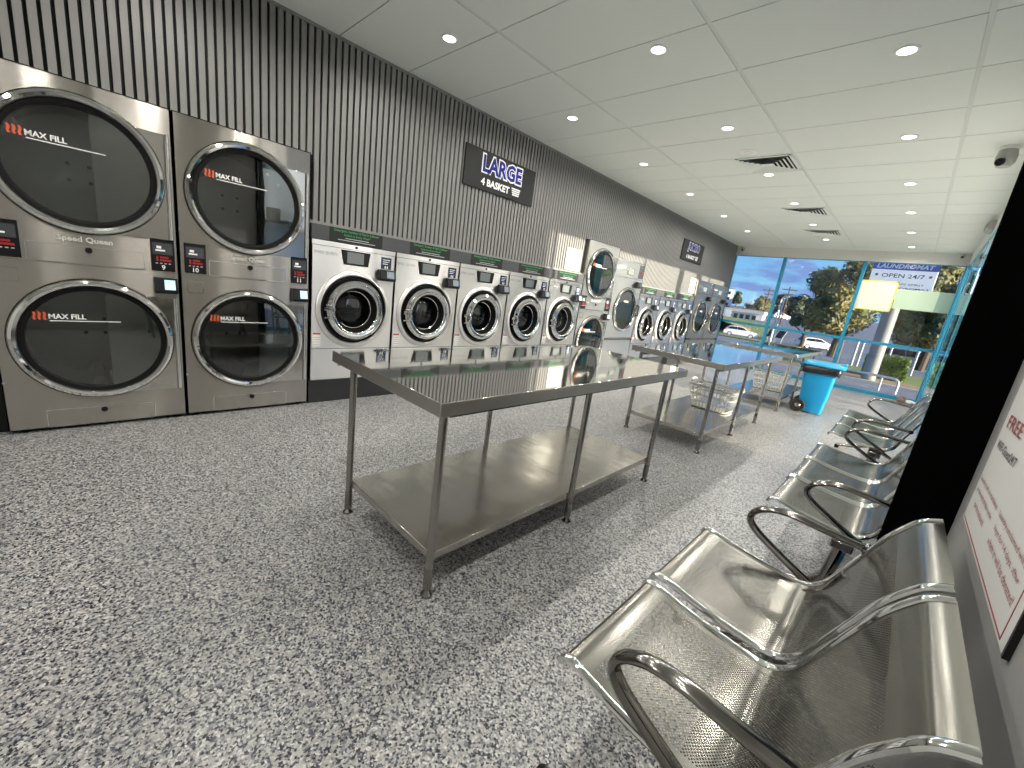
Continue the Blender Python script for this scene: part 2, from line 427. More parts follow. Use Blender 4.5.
# ------------------------------------------------------------------ ceiling fittings
LIGHTS = [(-2.93, y) for y in (-.99, .51, 2.005, 3.509, 5.007, 6.494, 8.03, 9.47)]+[(-1.717, y) for y in (-1.66, -.16, 1.34, 2.842, 4.29, 5.80, 7.26, 8.80, 10.27)]+[(-.472, y) for y in (-2.4, -.96, .54, 2.04, 3.544, 5.013, 6.498, 7.955, 9.43, 10.90)]
rows = {-2.93: 'beside the slatted wall', -1.717: 'in the middle line', -.472: 'above the benches'}
ordn = ['first', 'second', 'third', 'fourth', 'fifth', 'sixth', 'seventh', 'eighth', 'ninth', 'tenth']
proto = None; seen = {}
for x, y in LIGHTS:
    vis = (x == -2.93 and y > 1.9) or (x == -1.717 and y > 2.8) or (x == -.472 and y > 3.5)
    if vis: seen[x] = seen.get(x, 0)+1
    lab = ('round ceiling downlight %s, %s one counted from the dryers' % (rows[x], ordn[seen[x]-1])) if vis else 'round recessed ceiling downlight outside the view'
    if proto is None:
        proto = thing('downlight', lab, 'ceiling light', (x, y, ZC), 0, 'recessed downlights')
        MB().lathe([(.062, .002), (.062, -.003), (.055, -.006), (.047, -.005), (.046, .0)], (0, 0, 0), 'z', 32).done('trim_ring', 'white_plastic', proto)
        MB().disc((0, 0, -.0025), .0465, 'z', 32).done('diffuser', 'lamp', proto)
        o = proto
    else:
        o = copy_tree(proto); o.location = (x, y, ZC); o['label'] = lab
    o['group'] = 'recessed downlights' if vis else 'downlights out of view'
    L = bpy.data.lights.new('downlight_beam', 'SPOT'); L.energy = 24; L.spot_size = math.radians(170); L.spot_blend = .55; L.shadow_soft_size = .05; L.color = (1, .965, .90)
    lo = bpy.data.objects.new('downlight_beam', L); COL.objects.link(lo); lo.parent = o; lo.location = (0, 0, -.02)

def vent(loc, lab):
    r = thing('air_vent', lab, 'air vent', loc, 0, 'square ceiling air vents')
    m = MB(); h = .27
    for a, b, c, d in ((-h, h, -h, -h+.03), (-h, h, h-.03, h), (-h, -h+.03, -h, h), (h-.03, h, -h, h)): m.box(a, b, c, d, -.008, 0)
    m.done('frame', 'tile', r, .002)
    MB().box(-h+.02, h-.02, -h+.02, h-.02, -.001, .0).done('backing', 'hole', r)
    for k in range(6):
        q = h-.035-k*.042; m = MB()
        if q < .05: break
        o_, i_ = q, q-.028
        for sx, sy in ((1, 0), (-1, 0), (0, 1), (0, -1)):
            def P(t, rr, z): return (sx*rr-sy*t*rr, sy*rr+sx*t*rr, z)
            m.f([m.v(P(-1, o_, -.016)), m.v(P(1, o_, -.016)), m.v(P(1, i_, -.003)), m.v(P(-1, i_, -.003))])
            m.f([m.v(P(-1, o_, -.018)), m.v(P(1, o_, -.018)), m.v(P(1, i_, -.005)), m.v(P(-1, i_, -.005))])
        m.done('louvre', 'tile', r)
    MB().box(-.045, .045, -.045, .045, -.008, -.005).done('centre_plate', 'tile', r)
    return r
vent((-1.635, 5.42, ZC), 'square white ceiling air vent with a round disc beside it')
vent((-1.66, 7.79, ZC), 'square ceiling air vent second from the dryers, above the middle table')
vent((-1.67, 9.52, ZC), 'square ceiling air vent furthest along, close to the front window')
t = thing('smoke_detector', 'flat round white disc on the ceiling beside the first air vent', 'smoke detector', (-1.725, 4.98, ZC))
MB().lathe([(.005, -.006), (.075, -.006), (.09, -.003), (.092, 0)], (0, 0, 0), 'z', 32).done('disc', 'white_plastic', t)
MB().lathe([(.035, -.0065), (.04, -.009), (.045, -.0065)], (0, 0, 0), 'z', 32).done('inner_ring', 'tile', t)
def cctv(loc, rz, s, lab):
    r = thing('security_camera', lab, 'security camera', loc, rz)
    MB().lathe([(.045*s, 0), (.05*s, -.02*s), (.03*s, -.028*s)], (0, 0, 0), 'z', 24).done('mount', 'white_plastic', r)
    MB().lathe([(.004*s, -.13*s), (.035*s, -.125*s), (.05*s, -.10*s), (.052*s, -.06*s), (.045*s, -.02*s)], (0, 0, 0), 'z', 24).done('housing', 'camera_grey', r)
    m = MB().cyl((0, -.03*s, -.095*s), (0, -.056*s, -.105*s), .024*s, n=20); m.done('lens', 'plastic_black', r)
    return r
cctv((.155, 5.50, ZC), -.5, 1.25, 'grey security camera hanging from the ceiling near the black pier')
cctv((-3.52, 11.40, ZC-.03), 0, .8, 'small security camera under the ceiling in the corner beside the slatted wall')
cctv((.24, 11.40, ZC-.0), 0, .8, 'small security camera above the window in the corner beside the blue post')
t = thing('wall_speaker', 'grey curved speaker mounted high on the side bulkhead near the glass door', 'speaker', (RX, 8.35, 2.80))
MB().prism([(0, -.06), (-.05, -.055), (-.075, -.02), (-.07, .03), (-.04, .06), (0, .06)], lambda u, v, h: (u, h, v), -.17, .17).done('body', 'camera_grey', t, .006)
box('grille', 'plastic_black', t, -.077, -.07, -.14, .14, -.02, .02)

# ------------------------------------------------------------------ laundry machines
def door_parts(r, name, yc, zc, R, upper=True):
    d = MB().lathe([(R, 0), (R, .018), (R-.006, .030), (R-.02, .037), (R-.034, .032), (R-.043, .018), (R-.046, .0)], (0, yc, zc), 'x', 72).done(name, 'chrome', r)
    MB().lathe([(R+.006, .001), (R+.006, .006), (R-.004, .008)], (0, yc, zc), 'x', 64).done('outer_seal', 'rubber', d)
    MB().lathe([(R-.044, .018), (R-.055, .018), (R-.068, .011), (R-.072, -.02)], (0, yc, zc), 'x', 64).done('gasket', 'rubber', d)
    G = R-.066
    MB().lathe([(G, .010), (G*.8, .0115), (G*.5, .0125), (.002, .013)], (0, yc, zc), 'x', 48).done('glass', 'door_glass', d)
    return d
def drum(r, yc, zc, R, depth=.55, dark=False):
    m = MB(); mm = 'drum_dark' if dark else 'drum'
    m.lathe([(R+.03, -.012), (R-.02, -.03), (R, -.05), (R, -depth), (.002, -depth)], (0, yc, zc), 'x', 48)
    m.mi = 1
    for a, b in ((-.05, -.05), (.05, -.05), (-.05, .05), (.05, .05)): m.disc((-depth+.003, yc+a, zc+b), .012, 'x', 10)
    m.mi = 0
    for k in range(3):
        a = 2*PI*k/3+.5; c, s = math.cos(a), math.sin(a)
        m.prism([(R, -.06), (R-.08, -.02), (R-.08, .02), (R, .06)], lambda u, v, h: (h, yc+u*c-v*s, zc+u*s+v*c), -depth, -.08)
    m.done('drum', [mm, 'hole'], r)
def keypad(r, y0, y1, z0, z1, num):
    k = box('keypad', 'plastic_black', r, 0, .006, y0, y1, z0, z1, .002)
    w = y1-y0; h = z1-z0
    box('screen', 'screen', k, .006, .0075, y0+w*.08, y1-w*.08, z0+h*.52, z1-h*.12)
    m = MB(); m.box(.0075, .008, y0+w*.25, y0+w*.45, z0+h*.70, z0+h*.78); m.box(.0075, .008, y0+w*.2, y0+w*.6, z0+h*.62, z0+h*.67); m.done('screen_mark', 'white', k)
    m = MB(); m.box(.006, .0072, y0+w*.22, y0+w*.30, z0+h*.30, z0+h*.46); m.box(.006, .0072, y0+w*.38, y0+w*.72, z0+h*.40, z0+h*.46); m.box(.006, .0072, y0+w*.36, y0+w*.84, z0+h*.31, z0+h*.37); m.done('red_display', 'red_led', k)
    m = MB()
    for q in range(4): m.box(.006, .0072, y0+w*(.18+.18*q), y0+w*(.28+.18*q), z0+h*.225, z0+h*.255)
    m.done('indicator_lights', 'grey_print', k)
    if num: text('number', num, 'white', k, (.0062, (y0+y1)/2, z0+h*.04), Yp, Zp, h=h*.15, align='C', bold=.02)
def card_reader(r, y0, y1, z0, z1, scr='lcd'):
    k = MB().prism([(0, z0), (.05, z0+.005), (.062, z0+.02), (.045, z1), (0, z1)], lambda u, v, h: (u, h, v), y0, y1).done('card_reader', 'plastic_black', r, .004)
    w = y1-y0; h = z1-z0
    m = MB(); x = lambda z: .062-(z-z0-.02)/(h-.02)*.017+.0012
    za, zb = z0+h*.30, z1-h*.12
    m.quad((x(za), y0+w*.42, za), (x(za), y0+w*.88, za), (x(zb), y0+w*.88, zb), (x(zb), y0+w*.42, zb)); m.done('reader_screen', scr, k)
def max_fill(d, yc, zl, x=.016):
    m = MB()
    for k in range(3):
        yy = yc-.262+k*.020
        m.prism([(yy+.004, zl), (yy+.016, zl), (yy+.011, zl+.016), (yy+.017, zl+.030), (yy+.012, zl+.046), (yy+.001, zl+.046), (yy+.006, zl+.030), (yy+.0, zl+.016)], lambda u, v, h: (h, u, v), x, x+.0015)
    m.done('flame_mark', 'orange', d)
    text('fill_lettering', 'MAX FILL', 'white', d, (x, yc-.198, zl+.006), Yp, Zp, w=.155, h=.030, bold=.03)
    box('fill_line', 'white', d, x, x+.001, yc-.195, yc+.11, zl-.008, zl-.003)
def stacked_dryer(y0, w, lab, nums, readers, fills, sm='steel_dark'):
    r = thing('stacked_dryer', lab, 'tumble dryer', (FX, y0, 0), 0, 'stacked tumble dryers'); yc = w*.497
    m = MB(); e = .004
    m.plate_hole(0, e, w-e, 1.03, 2.027, yc, 1.585, .345); m.plate_hole(0, e, w-e, .02, 1.027, yc, .575, .345)
    D = -.95
    m.box(D, 0, e, e+.006, .02, 2.027); m.box(D, 0, w-e-.006, w-e, .02, 2.027); m.box(D, 0, e, w-e, 2.021, 2.027); m.box(D, 0, e, w-e, .02, .026); m.box(D, D+.01, e, w-e, .02, 2.027); m.box(D, -.004, e, w-e, 1.022, 1.03)
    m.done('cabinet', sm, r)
    m = MB()
    for yy in (.06, w-.06): m.cyl((-.05, yy, 0), (-.05, yy, .022), .02)
    m.box(-.1, -.09, .03, w-.03, 0, .02)
    m.done('feet', 'plinth', r)
    for n_, zc, f in (('upper_door', 1.585, fills[0]), ('lower_door', .575, fills[1])):
        hp = box('hinge_plate', 'steel_plate', r, .0, .006, yc+.05, w-.045, zc-.355, zc+.285, .002)
        MB().cyl((.012, w-.032, zc-.345), (.012, w-.032, zc+.285), .011).done('hinge', 'chrome', hp)
        d = door_parts(r, n_, yc, zc, .37)
        drum(r, yc, zc, .34)
        max_fill(d, yc, f)
    for n_, a, b, c, d_ in (('lint_drawer', .17, .665, 1.036, 1.136), ('access_panel', .165, .665, .028, .134)):
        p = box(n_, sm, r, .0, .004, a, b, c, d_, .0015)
        m = MB()
        for q in ((a-.004, a, c, d_), (b, b+.004, c, d_), (a, b, d_, d_+.003), (a, b, c-.003, c)): m.box(.0, .0045, *q)
        m.done('drawer_edge', 'chrome', p)
        MB().cyl((.004, (a+b)/2, d_-.018), (.014, (a+b)/2, d_-.018), .016).done('lock', 'plastic_black', p)
    text('maker_lettering', 'Speed Queen', 'letter_grey', r, (.003, yc-.01, 1.152), Yp, Zp, w=.235, h=.042, align='C', bold=.035, depth=.004)
    keypad(r, .030, .150, 1.040, 1.238, nums[0]); keypad(r, .700, .822, 1.036, 1.240, nums[1])
    for q in readers: card_reader(r, *q)
    m = MB()
    for q in ((.04, .13, .905, .908), (.04, .13, .98, .983), (.04, .043, .905, .983), (.127, .13, .905, .983)): m.box(0, .002, *q)
    m.done('blanking_plate', 'steel_plate', r)
    m = MB()
    for yy, zz in ((.012, 1.75), (.012, 1.32), (.012, .75), (.012, .32)): m.disc((.0015, yy, zz), .006, 'x', 12)
    m.done('screw', 'chrome', r)
    return r
RD = (.705, .825, .888, .995)
stacked_dryer(-.362, .843, 'stacked steel tumble dryer with keypad numbered 9, at the end of the row', ('', '9'), [RD], (1.677, .697))
stacked_dryer(.481, .843, 'stacked steel tumble dryer with keypads numbered 10 and 11, next to the first washer', ('10', '11'), [RD], (1.686, .714))
stacked_dryer(5.158, .843, 'stacked steel tumble dryer standing between two groups of washers beside the white notice', ('', ''), [RD], (1.68, .70), 'steel_sunlit')

def washer(y0, w, lab, grp, first=False):
    r = thing('washing_machine', lab, 'washing machine', (FX, y0, 0), 0, grp); yc = w*.497; zc = .845; e = .004
    m = MB()
    m.plate_hole(0, e, w-e, .495, 1.36, yc, zc, .30); m.box(-.004, .003, e, w-e, 1.363, 1.402); m.box(-.005, 0, e, w-e, .212, .490)
    D = -.85
    m.box(D, 0, e, e+.006, .21, 1.40); m.box(D, 0, w-e-.006, w-e, .21, 1.40); m.box(D, 0, e, w-e, 1.394, 1.40); m.box(D, D+.01, e, w-e, .21, 1.40); m.box(D, 0, e, w-e, .21, .216)
    m.mi = 1; m.box(-.012, -.006, e, w-e, .485, .50); m.box(-.012, -.006, e, w-e, 1.355, 1.37)
    m.done('cabinet', ['steel', 'hole'], r)
    MB().lathe([(.340, 0), (.338, .010), (.325, .020), (.305, .022), (.297, .012), (.295, -.03)], (0, yc, zc), 'x', 72).done('door_surround', 'steel', r)
    MB().lathe([(.296, .008), (.285, -.02), (.262, -.02)], (0, yc, zc), 'x', 64).done('door_recess', 'rubber', r)
    d = MB().lathe([(.262, -.02), (.262, .045), (.257, .060), (.235, .076), (.21, .074), (.195, .062), (.190, .045)], (0, yc, zc), 'x', 72).done('door', ['chrome'], r)
    MB().lathe([(.264, -.02), (.264, .04), (.262, .044)], (0, yc, zc), 'x', 64).done('door_rim', 'rubber', d)
    MB().lathe([(.191, .05), (.186, .03), (.172, -.01), (.168, -.03), (.160, -.06)], (0, yc, zc), 'x', 64).done('gasket', 'rubber', d)
    MB().lathe([(.170, -.012), (.166, -.008), (.160, -.012)], (0, yc, zc), 'x', 64).done('inner_ring', 'chrome', d)
    MB().lathe([(.162, -.055), (.13, -.035), (.08, -.022), (.002, -.018)], (0, yc, zc), 'x', 48).done('glass_bowl', 'bowl_glass', d)
    m = MB(); m.tube([(.03, yc-.262, zc-.075), (.085, yc-.235, zc-.07), (.092, yc-.225, zc-.02), (.085, yc-.235, zc+.03), (.05, yc-.262, zc+.035)], .012, 10)
    m.cyl((.03, yc-.262, zc+.0), (.06, yc-.245, zc), .018); m.done('handle', 'chrome', d)
    drum(r, yc, zc, .26, .45, True)
    p = MB().prism([(.243, 1.352), (.508, 1.352), (.490, 1.232), (.270, 1.232)], lambda u, v, h: (h, u, v), 0, .008).done('control_panel', 'plastic_black', r, .003)
    box('screen', 'screen_grey', p, .008, .0095, .295, .445, 1.246, 1.340)
    k = box('price_display', 'navy', r, 0, .006, .617, .717, 1.235, 1.340, .002)
    m = MB()
    for q in range(3): m.box(.006, .0068, .63, .70-.01*q, 1.315-.018*q, 1.320-.018*q)
    m.box(.006, .0068, .65, .66, 1.24, 1.262); m.box(.006, .0068, .672, .682, 1.24, 1.262); m.done('display_marks', 'white', k)
    card_reader(r, .587, .745, 1.126, 1.230, 'lcd_dim')
    MB().cyl((.0, .375, 1.383), (.010, .375, 1.383), .011, n=16).done('lock', 'plastic_black', r)
    text('maker_lettering', 'SPEED QUEEN', 'grey_print', r, (.001, .02, 1.290), Yp, Zp, w=.19, h=.028)
    s = box('warning_sticker', 'paper', r, 0, .001, .022, .088, .515, .635); box('sticker_band', 'red', s, .001, .0014, .024, .086, .618, .632)
    m = MB()
    for q in range(4): m.box(.001, .0014, .028, .082, .53+.02*q, .535+.02*q)
    m.done('sticker_print', 'grey_print', s)
    q = box('soap_tray', 'steel_plate', r, 0, .010, .245, .505, .335, .465, .004); box('tray_window', 'screen_grey', q, .010, .0115, .30, .47, .352, .448)
    q = box('coin_slot', 'chrome_dark', r, 0, .012, .610, .722, .328, .482, .003); box('slot_face', 'plastic_black', q, .012, .014, .64, .69, .40, .455)
    if not first: box('badge', 'white', r, 0, .0012, .022, .185, .405, .425)
    return r
G1 = 'front-loading washers under the black strip'
wl = ['front-loading steel washer standing against the stacked dryers', 'front-loading steel washer second from the stacked dryers', 'front-loading steel washer in the middle of the row of five', 'front-loading steel washer second from the white notice', 'front-loading steel washer under the white notice, beside a tall dryer']
for k in range(5): washer(1.335+.764*k, .760, wl[k], G1, k == 0)
wl = ['front-loading steel washer beside the big washer with the square display', 'middle of the three washers beyond the tall dryer', 'front-loading steel washer beside the two tall washers at the window']
for k in range(3): washer(6.935+.82*k, .812, wl[k], 'three washers beyond the tall dryer')

def giant(y0, w, lab, zc=1.09, sm='steel_shaded'):
    r = thing('giant_washer', lab, 'washing machine', (FX, y0, 0), 0, 'tall large-capacity washers'); yc = w*.54; e = .004; T = 1.885; D = -.95
    m = MB(); m.plate_hole(0, e, w-e, .60, 1.61, yc, zc, .34); m.box(-.006, 0, e, w-e, 1.617, T); m.box(-.02, -.01, e, w-e, .03, .57)
    m.box(D, 0, e, e+.006, .03, T); m.box(D, 0, w-e-.006, w-e, .03, T); m.box(D, 0, e, w-e, T-.006, T); m.box(D, D+.01, e, w-e, .03, T); m.box(D, -.02, e, w-e, .0, .03)
    m.done('cabinet', sm, r)
    box('bumper', 'plinth', r, -.02, .02, e, w-e, .565, .598, .004)
    d = door_parts(r, 'door', yc, zc, .37); drum(r, yc, zc, .33)
    m = MB(); m.tube([(.02, yc+.33, zc-.1), (.07, yc+.345, zc-.08), (.07, yc+.345, zc+.08), (.02, yc+.33, zc+.1)], .013, 10); m.done('handle', 'plastic_black', d)
    q = box('display_frame', 'steel_plate', r, 0, .008, .35, .57, 1.66, 1.77, .003); box('display', 'screen_grey', q, .008, .0095, .372, .548, 1.675, 1.755)
    box('side_panel', 'chrome_dark', r, 0, .004, w-.19, w-.02, 1.64, 1.86, .002)
    MB().cyl((.004, w-.08, 1.74), (.016, w-.08, 1.74), .016, n=16).done('stop_button', 'red', r)
    text('maker_lettering', 'SPEED QUEEN', 'white', r, (.001, .05, 1.745), Yp, Zp, w=.22, h=.03)
    card_reader(r, w-.24, w-.09, 1.47, 1.575, 'screen')
    text('door_lettering', 'MAX FILL', 'white', d, (.022, yc-.12, zc+.12), Yp, Zp, w=.15, h=.03, bold=.03)
    return r
giant(6.003, .925, 'big steel washer with square display, directly beside the tall stacked dryer', sm='steel')
giant(9.43, .995, 'tall large-capacity steel washer next to the row of three washers')
giant(10.43, 1.0, 'tall large-capacity steel washer in the corner beside the front window')

# black plinths and fascia strips
def plinth(y0, y1, lab): return tag(box('machine_plinth', 'plinth', None, FX-.85, FX-.012, y0, y1, 0, .208, .003), lab, 'plinth')
plinth(1.335, 5.155, 'charcoal plinth under the row of five washers'); plinth(6.935, 9.425, 'charcoal plinth under the three washers beyond the tall dryer')
def fascia(y0, y1, panels, lab):
    r = thing('fascia_strip', lab, 'fascia', (FX, y0, 0))
    box('strip', 'fascia', r, -.06, .0, 0, y1-y0, 1.406, 1.522, .002)
    for p in panels:
        a = p-y0; q = box('text_panel', 'fascia_panel', r, 0, .003, a, a+.475, 1.408, 1.520)
        text('headline', 'Detergent, Sanitiser & Fabric Softener', 'green_print', q, (.0032, a+.2375, 1.487), Yp, Zp, w=.40, h=.026, align='C', bold=.015)
        text('headline', 'Added to Every Wash*', 'green_print', q, (.0032, a+.2375, 1.458), Yp, Zp, w=.24, h=.024, align='C', bold=.015)
        m = MB(); m.box(.003, .0036, a+.13, a+.345, 1.443, 1.449); m.box(.003, .0036, a+.07, a+.405, 1.426, 1.432); m.done('small_print', 'grey_print', q)
fascia(1.335, 5.155, [1.477+.764*k for k in range(5)], 'dark fascia strip with green lettering above the five washers')
fascia(6.935, 9.425, [7.07+.82*k for k in range(3)], 'dark fascia strip with green lettering above the three further washers')

# wall signs
def size_sign(y0, word, sub, lab, w0=.59):
    r = thing('size_sign', lab, 'sign', (WX, y0, 2.187), 0)
    w, h = 1.06, .385
    box('board', 'fascia_panel', r, .002, .022, 0, w, 0, h, .002)
    text('word_outline', word, 'white', r, (.0222, .222, .163), Yp, Zp, w=w0+.03, h=.198, bold=.085)
    text('word', word, 'blue_print', r, (.0245, .237, .178), Yp, Zp, w=w0, h=.168, bold=.035)
    text('capacity', sub, 'white', r, (.0225, .232, .048), Yp, Zp, w=.425, h=.074, bold=.04)
    m = MB()
    for k in range(4): m.prism([(.69+.006*k, .128-.021*k), (.835-.006*k, .128-.021*k), (.831-.006*k, .114-.021*k), (.694+.006*k, .114-.021*k)], lambda u, v, hh: (hh, u, v), .022, .0235)
    m.done('basket_mark', 'white', r)
size_sign(2.818, 'LARGE', '4 BASKET', 'black wall sign reading LARGE 4 BASKET on the slats')
size_sign(8.335, 'JUMBO', '6 BASKET', 'black wall sign reading JUMBO on the slats near the window')
def notice(y0, w, z0, h, lab):
    r = thing('wall_notice', lab, 'notice', (WX, y0, z0)); box('sheet', 'paper', r, .001, .006, 0, w, 0, h)
    m = MB(); rnd = random.Random(int(y0*100))
    m.box(.006, .0066, w*.3, w*.6, h*.82, h*.88)
    for k in range(8):
        a = .10+.08*rnd.random(); m.box(.006, .0066, w*a, w*(.62+.28*rnd.random()), h*(.74-.08*k), h*(.755-.08*k))
    m.done('printed_lines', 'grey_print', r)
notice(4.725, .335, 1.56, .29, 'white printed notice on the slats beside the tall dryer')
notice(9.11, .40, 1.58, .315, 'white printed notice beside the tall washers near the window')

# right wall notice board
t = thing('information_sign', 'white information sign with red border and FREE WIFI lettering on the grey wall', 'sign', (NX, 1.80, .765))
mR = (0, -1, 0)
box('board', 'board_white', t, -.008, -.001, -.765, 0, 0, .62, .001)
box('near_edge', 'plastic_black', t, -.009, -.0, -.772, -.763, 0, .62)
m = MB()
for a, b, c, d in ((-.725, -.013, .008, .0115), (-.725, -.7215, .008, .40)): m.box(-.0088, -.008, a, b, c, d)
m.done('border', 'dull_red', t)
text('heading', 'FREE WIFI', 'dull_red', t, (-.0082, -.06, .297), mR, Zp, w=.42, h=.036, bold=.01)
text('network_name', 'WiFi-Guest24/7', 'black_print', t, (-.0082, -.045, .236), mR, Zp, w=.275, h=.024, bold=.01)
for k, s in enumerate(('Laundry left in machines', 'at the end of the cycle', 'can be removed.')):
    text('rule_lettering', s, 'dull_red', t, (-.0082, -.025-(0, .012, .06)[k], .128-.032*k), mR, Zp, w=(.31, .28, .19)[k], h=.019, bold=.0)
for k, s in enumerate(('Laundry unclaimed will be', 'kept for 14 days, after', 'which it will be donated')):
    text('rule_lettering', s, 'dull_red', t, (-.0082, -.375-(0, .012, .004)[k], .128-.032*k), mR, Zp, w=(.33, .30, .32)[k], h=.019, bold=.0)

# ------------------------------------------------------------------ folding tables
def table(y0, lab):
    r = thing('folding_table', lab, 'table', (-1.492, y0, 0), 0, 'stainless folding tables')
    X = .361; L = 1.884; ov = .075; T = .845
    m = MB(); m.box(-.436, .436, -ov, L+.15, T-.052, T); tt = m.done('table_top', ['steel_top', 'steel_edge'], r, .003)
    for p in tt.data.polygons: p.material_index = 0 if p.normal.z > .9 else 1
    m = MB(); m.box(-X+.004, X-.004, .004, L-.004, .150, .185); m.done('shelf', 'steel_shelf', r, .003)
    for sx in (-1, 1):
        for k in range(3):
            p = (sx*X, L*k/2)
            g = MB().cyl((*p, .035), (*p, T-.052), .0165, n=20).done('leg', 'steel_leg', r)
            f = MB().lathe([(.003, 0), (.026, 0), (.026, .008), (.012, .022), (.012, .03), (.0185, .032), (.0185, .12), (.017, .125)], (*p, 0), 'z', 24).done('foot', 'chrome_dark', g)
    m = MB()
    for sx in (-1, 1): m.box(sx*X-.012, sx*X+.012, .02, L-.02, T-.085, T-.052)
    m.done('rail', 'steel_leg', r)
    return r
table(.885, 'long stainless folding table closest to the benches and the stacked dryers')
t2 = table(3.795, 'stainless folding table with one white laundry basket on its shelf, middle of three')
t3 = table(6.80, 'stainless folding table by the front window beside the blue bin')

def basket(loc, lab, rz=0):
    r = thing('laundry_basket', lab, 'laundry basket', loc, rz, 'white laundry baskets')
    def rr(a, b, z, rad=.06, n=6):
        P = []
        for cx, cy, t0 in ((a-rad, b-rad, 0), (-a+rad, b-rad, PI/2), (-a+rad, -b+rad, PI), (a-rad, -b+rad, 1.5*PI)):
            for k in range(n+1):
                t = t0+PI/2*k/n; P.append((cx+rad*math.cos(t), cy+rad*math.sin(t), z))
        return P
    H = .26; dim = lambda z: (.19+.06*z/H, .14+.05*z/H)
    m = MB()
    for z in (.012, .075, .085, .15, .16, .225): m.tube(rr(*dim(z), z), .006, 6, True)
    a = rr(*dim(.01), .01); b = rr(*dim(H), H)
    def samp(P, s):
        n = len(P); Ls = [math.dist(P[i], P[(i+1) % n]) for i in range(n)]; tot = sum(Ls); q = s*tot
        for i in range(n):
            if q <= Ls[i]: return tuple(P[i][c]+(P[(i+1) % n][c]-P[i][c])*q/Ls[i] for c in range(3))
            q -= Ls[i]
        return P[0]
    for k in range(36): m.cyl(samp(a, k/36), samp(b, k/36), .0065, n=6)
    m.f([m.v(p) for p in rr(.19, .14, .004)]); m.f([m.v(p) for p in rr(.19, .14, .010)])
    m.done('tub', 'white_plastic', r)
    m = MB(); m.tube(rr(*dim(H), H-.005), .013, 8, True, side=Zp, flat=1.2); m.done('rim', 'white_plastic', r)
    for s in (-1, 1):
        m = MB(); m.tube(catmull([(s*.245, -.08, H), (s*.262, -.06, H+.03), (s*.268, 0, H+.04), (s*.262, .06, H+.03), (s*.245, .08, H)], 5), .012, 8); m.done('handle', 'white_plastic', r)
    return r
basket((-1.44, 4.95, .185), 'white plastic laundry basket on the shelf of the middle table')
basket((-1.45, 7.55, .185), 'white plastic laundry basket on the shelf of the table by the window', .1)

# ------------------------------------------------------------------ wheelie bin
t = thing('wheelie_bin', 'bright blue wheelie bin with black liner beside the far table', 'bin', (-.83, 7.50, 0), .06)
def loft(m, secs):
    prev = None
    for (x0, x1, y0, y1, z, rad) in secs:
        ring = []
        for cx, cy, t0 in ((x1-rad, y1-rad, 0), (x0+rad, y1-rad, PI/2), (x0+rad, y0+rad, PI), (x1-rad, y0+rad, 1.5*PI)):
            for k in range(5):
                a = t0+PI/2*k/4; ring.append(m.v((cx+rad*math.cos(a), cy+rad*math.sin(a), z)))
        if prev:
            n = len(ring)
            for i in range(n): m.f((prev[i], prev[(i+1) % n], ring[(i+1) % n], ring[i]))
        else: m.f(ring[::-1])
        prev = ring
    return prev
m = MB(); e = loft(m, [(-.14, .14, -.17, .17, .02, .03), (-.16, .155, -.185, .185, .20, .035), (-.165, .16, -.188, .188, .215, .035), (-.20, .185, -.215, .215, .62, .04), (-.225, .215, -.235, .235, .63, .04), (-.23, .22, -.24, .24, .685, .04)]); m.f(e)
m.done('tub', 'bin_blue', t)
m = MB(); e = loft(m, [(-.235, .225, -.243, .243, .60, .045), (-.24, .23, -.248, .248, .66, .045), (-.225, .215, -.235, .235, .70, .04)])
for v in m.bm.verts: v.co += Vector((random.uniform(-.008, .008), random.uniform(-.008, .008), random.uniform(-.018, .012)))
m.done('liner', 'liner', t)
m = MB(); e = loft(m, [(-.235, .26, -.25, .25, .705, .05), (-.24, .27, -.255, .255, .72, .05), (-.225, .26, -.24, .24, .745, .05), (-.2, .2, -.18, .18, .762, .05)]); m.f(e)
lid = m.done('lid', 'bin_lid', t)
m = MB(); m.tube([(.20, -.09, .755), (.25, -.085, .775), (.26, 0, .778), (.25, .085, .775), (.20, .09, .755)], .013, 8); m.done('lid_handle', 'bin_lid', lid)
m = MB(); m.tube([(-.20, -.19, .66), (-.262, -.19, .695), (-.262, .19, .695), (-.20, .19, .66)], .014, 10); m.done('rear_handle', 'bin_lid', t)
for s in (-1, 1):
    w = MB().lathe([(.003, -.02), (.05, -.02), (.085, -.024), (.095, -.018), (.098, 0), (.095, .018), (.085, .024), (.05, .02), (.003, .02)], (-.155, s*.235, .098), 'y', 32).done('wheel', 'tyre', t)
    MB().lathe([(.004, s*.024), (.03, s*.026), (.036, s*.02)], (-.155, s*.235, .098), 'y', 20).done('hub', 'chrome_dark', w)
MB().cyl((-.155, -.22, .098), (-.155, .22, .098), .012).done('axle', 'chrome_dark', t)

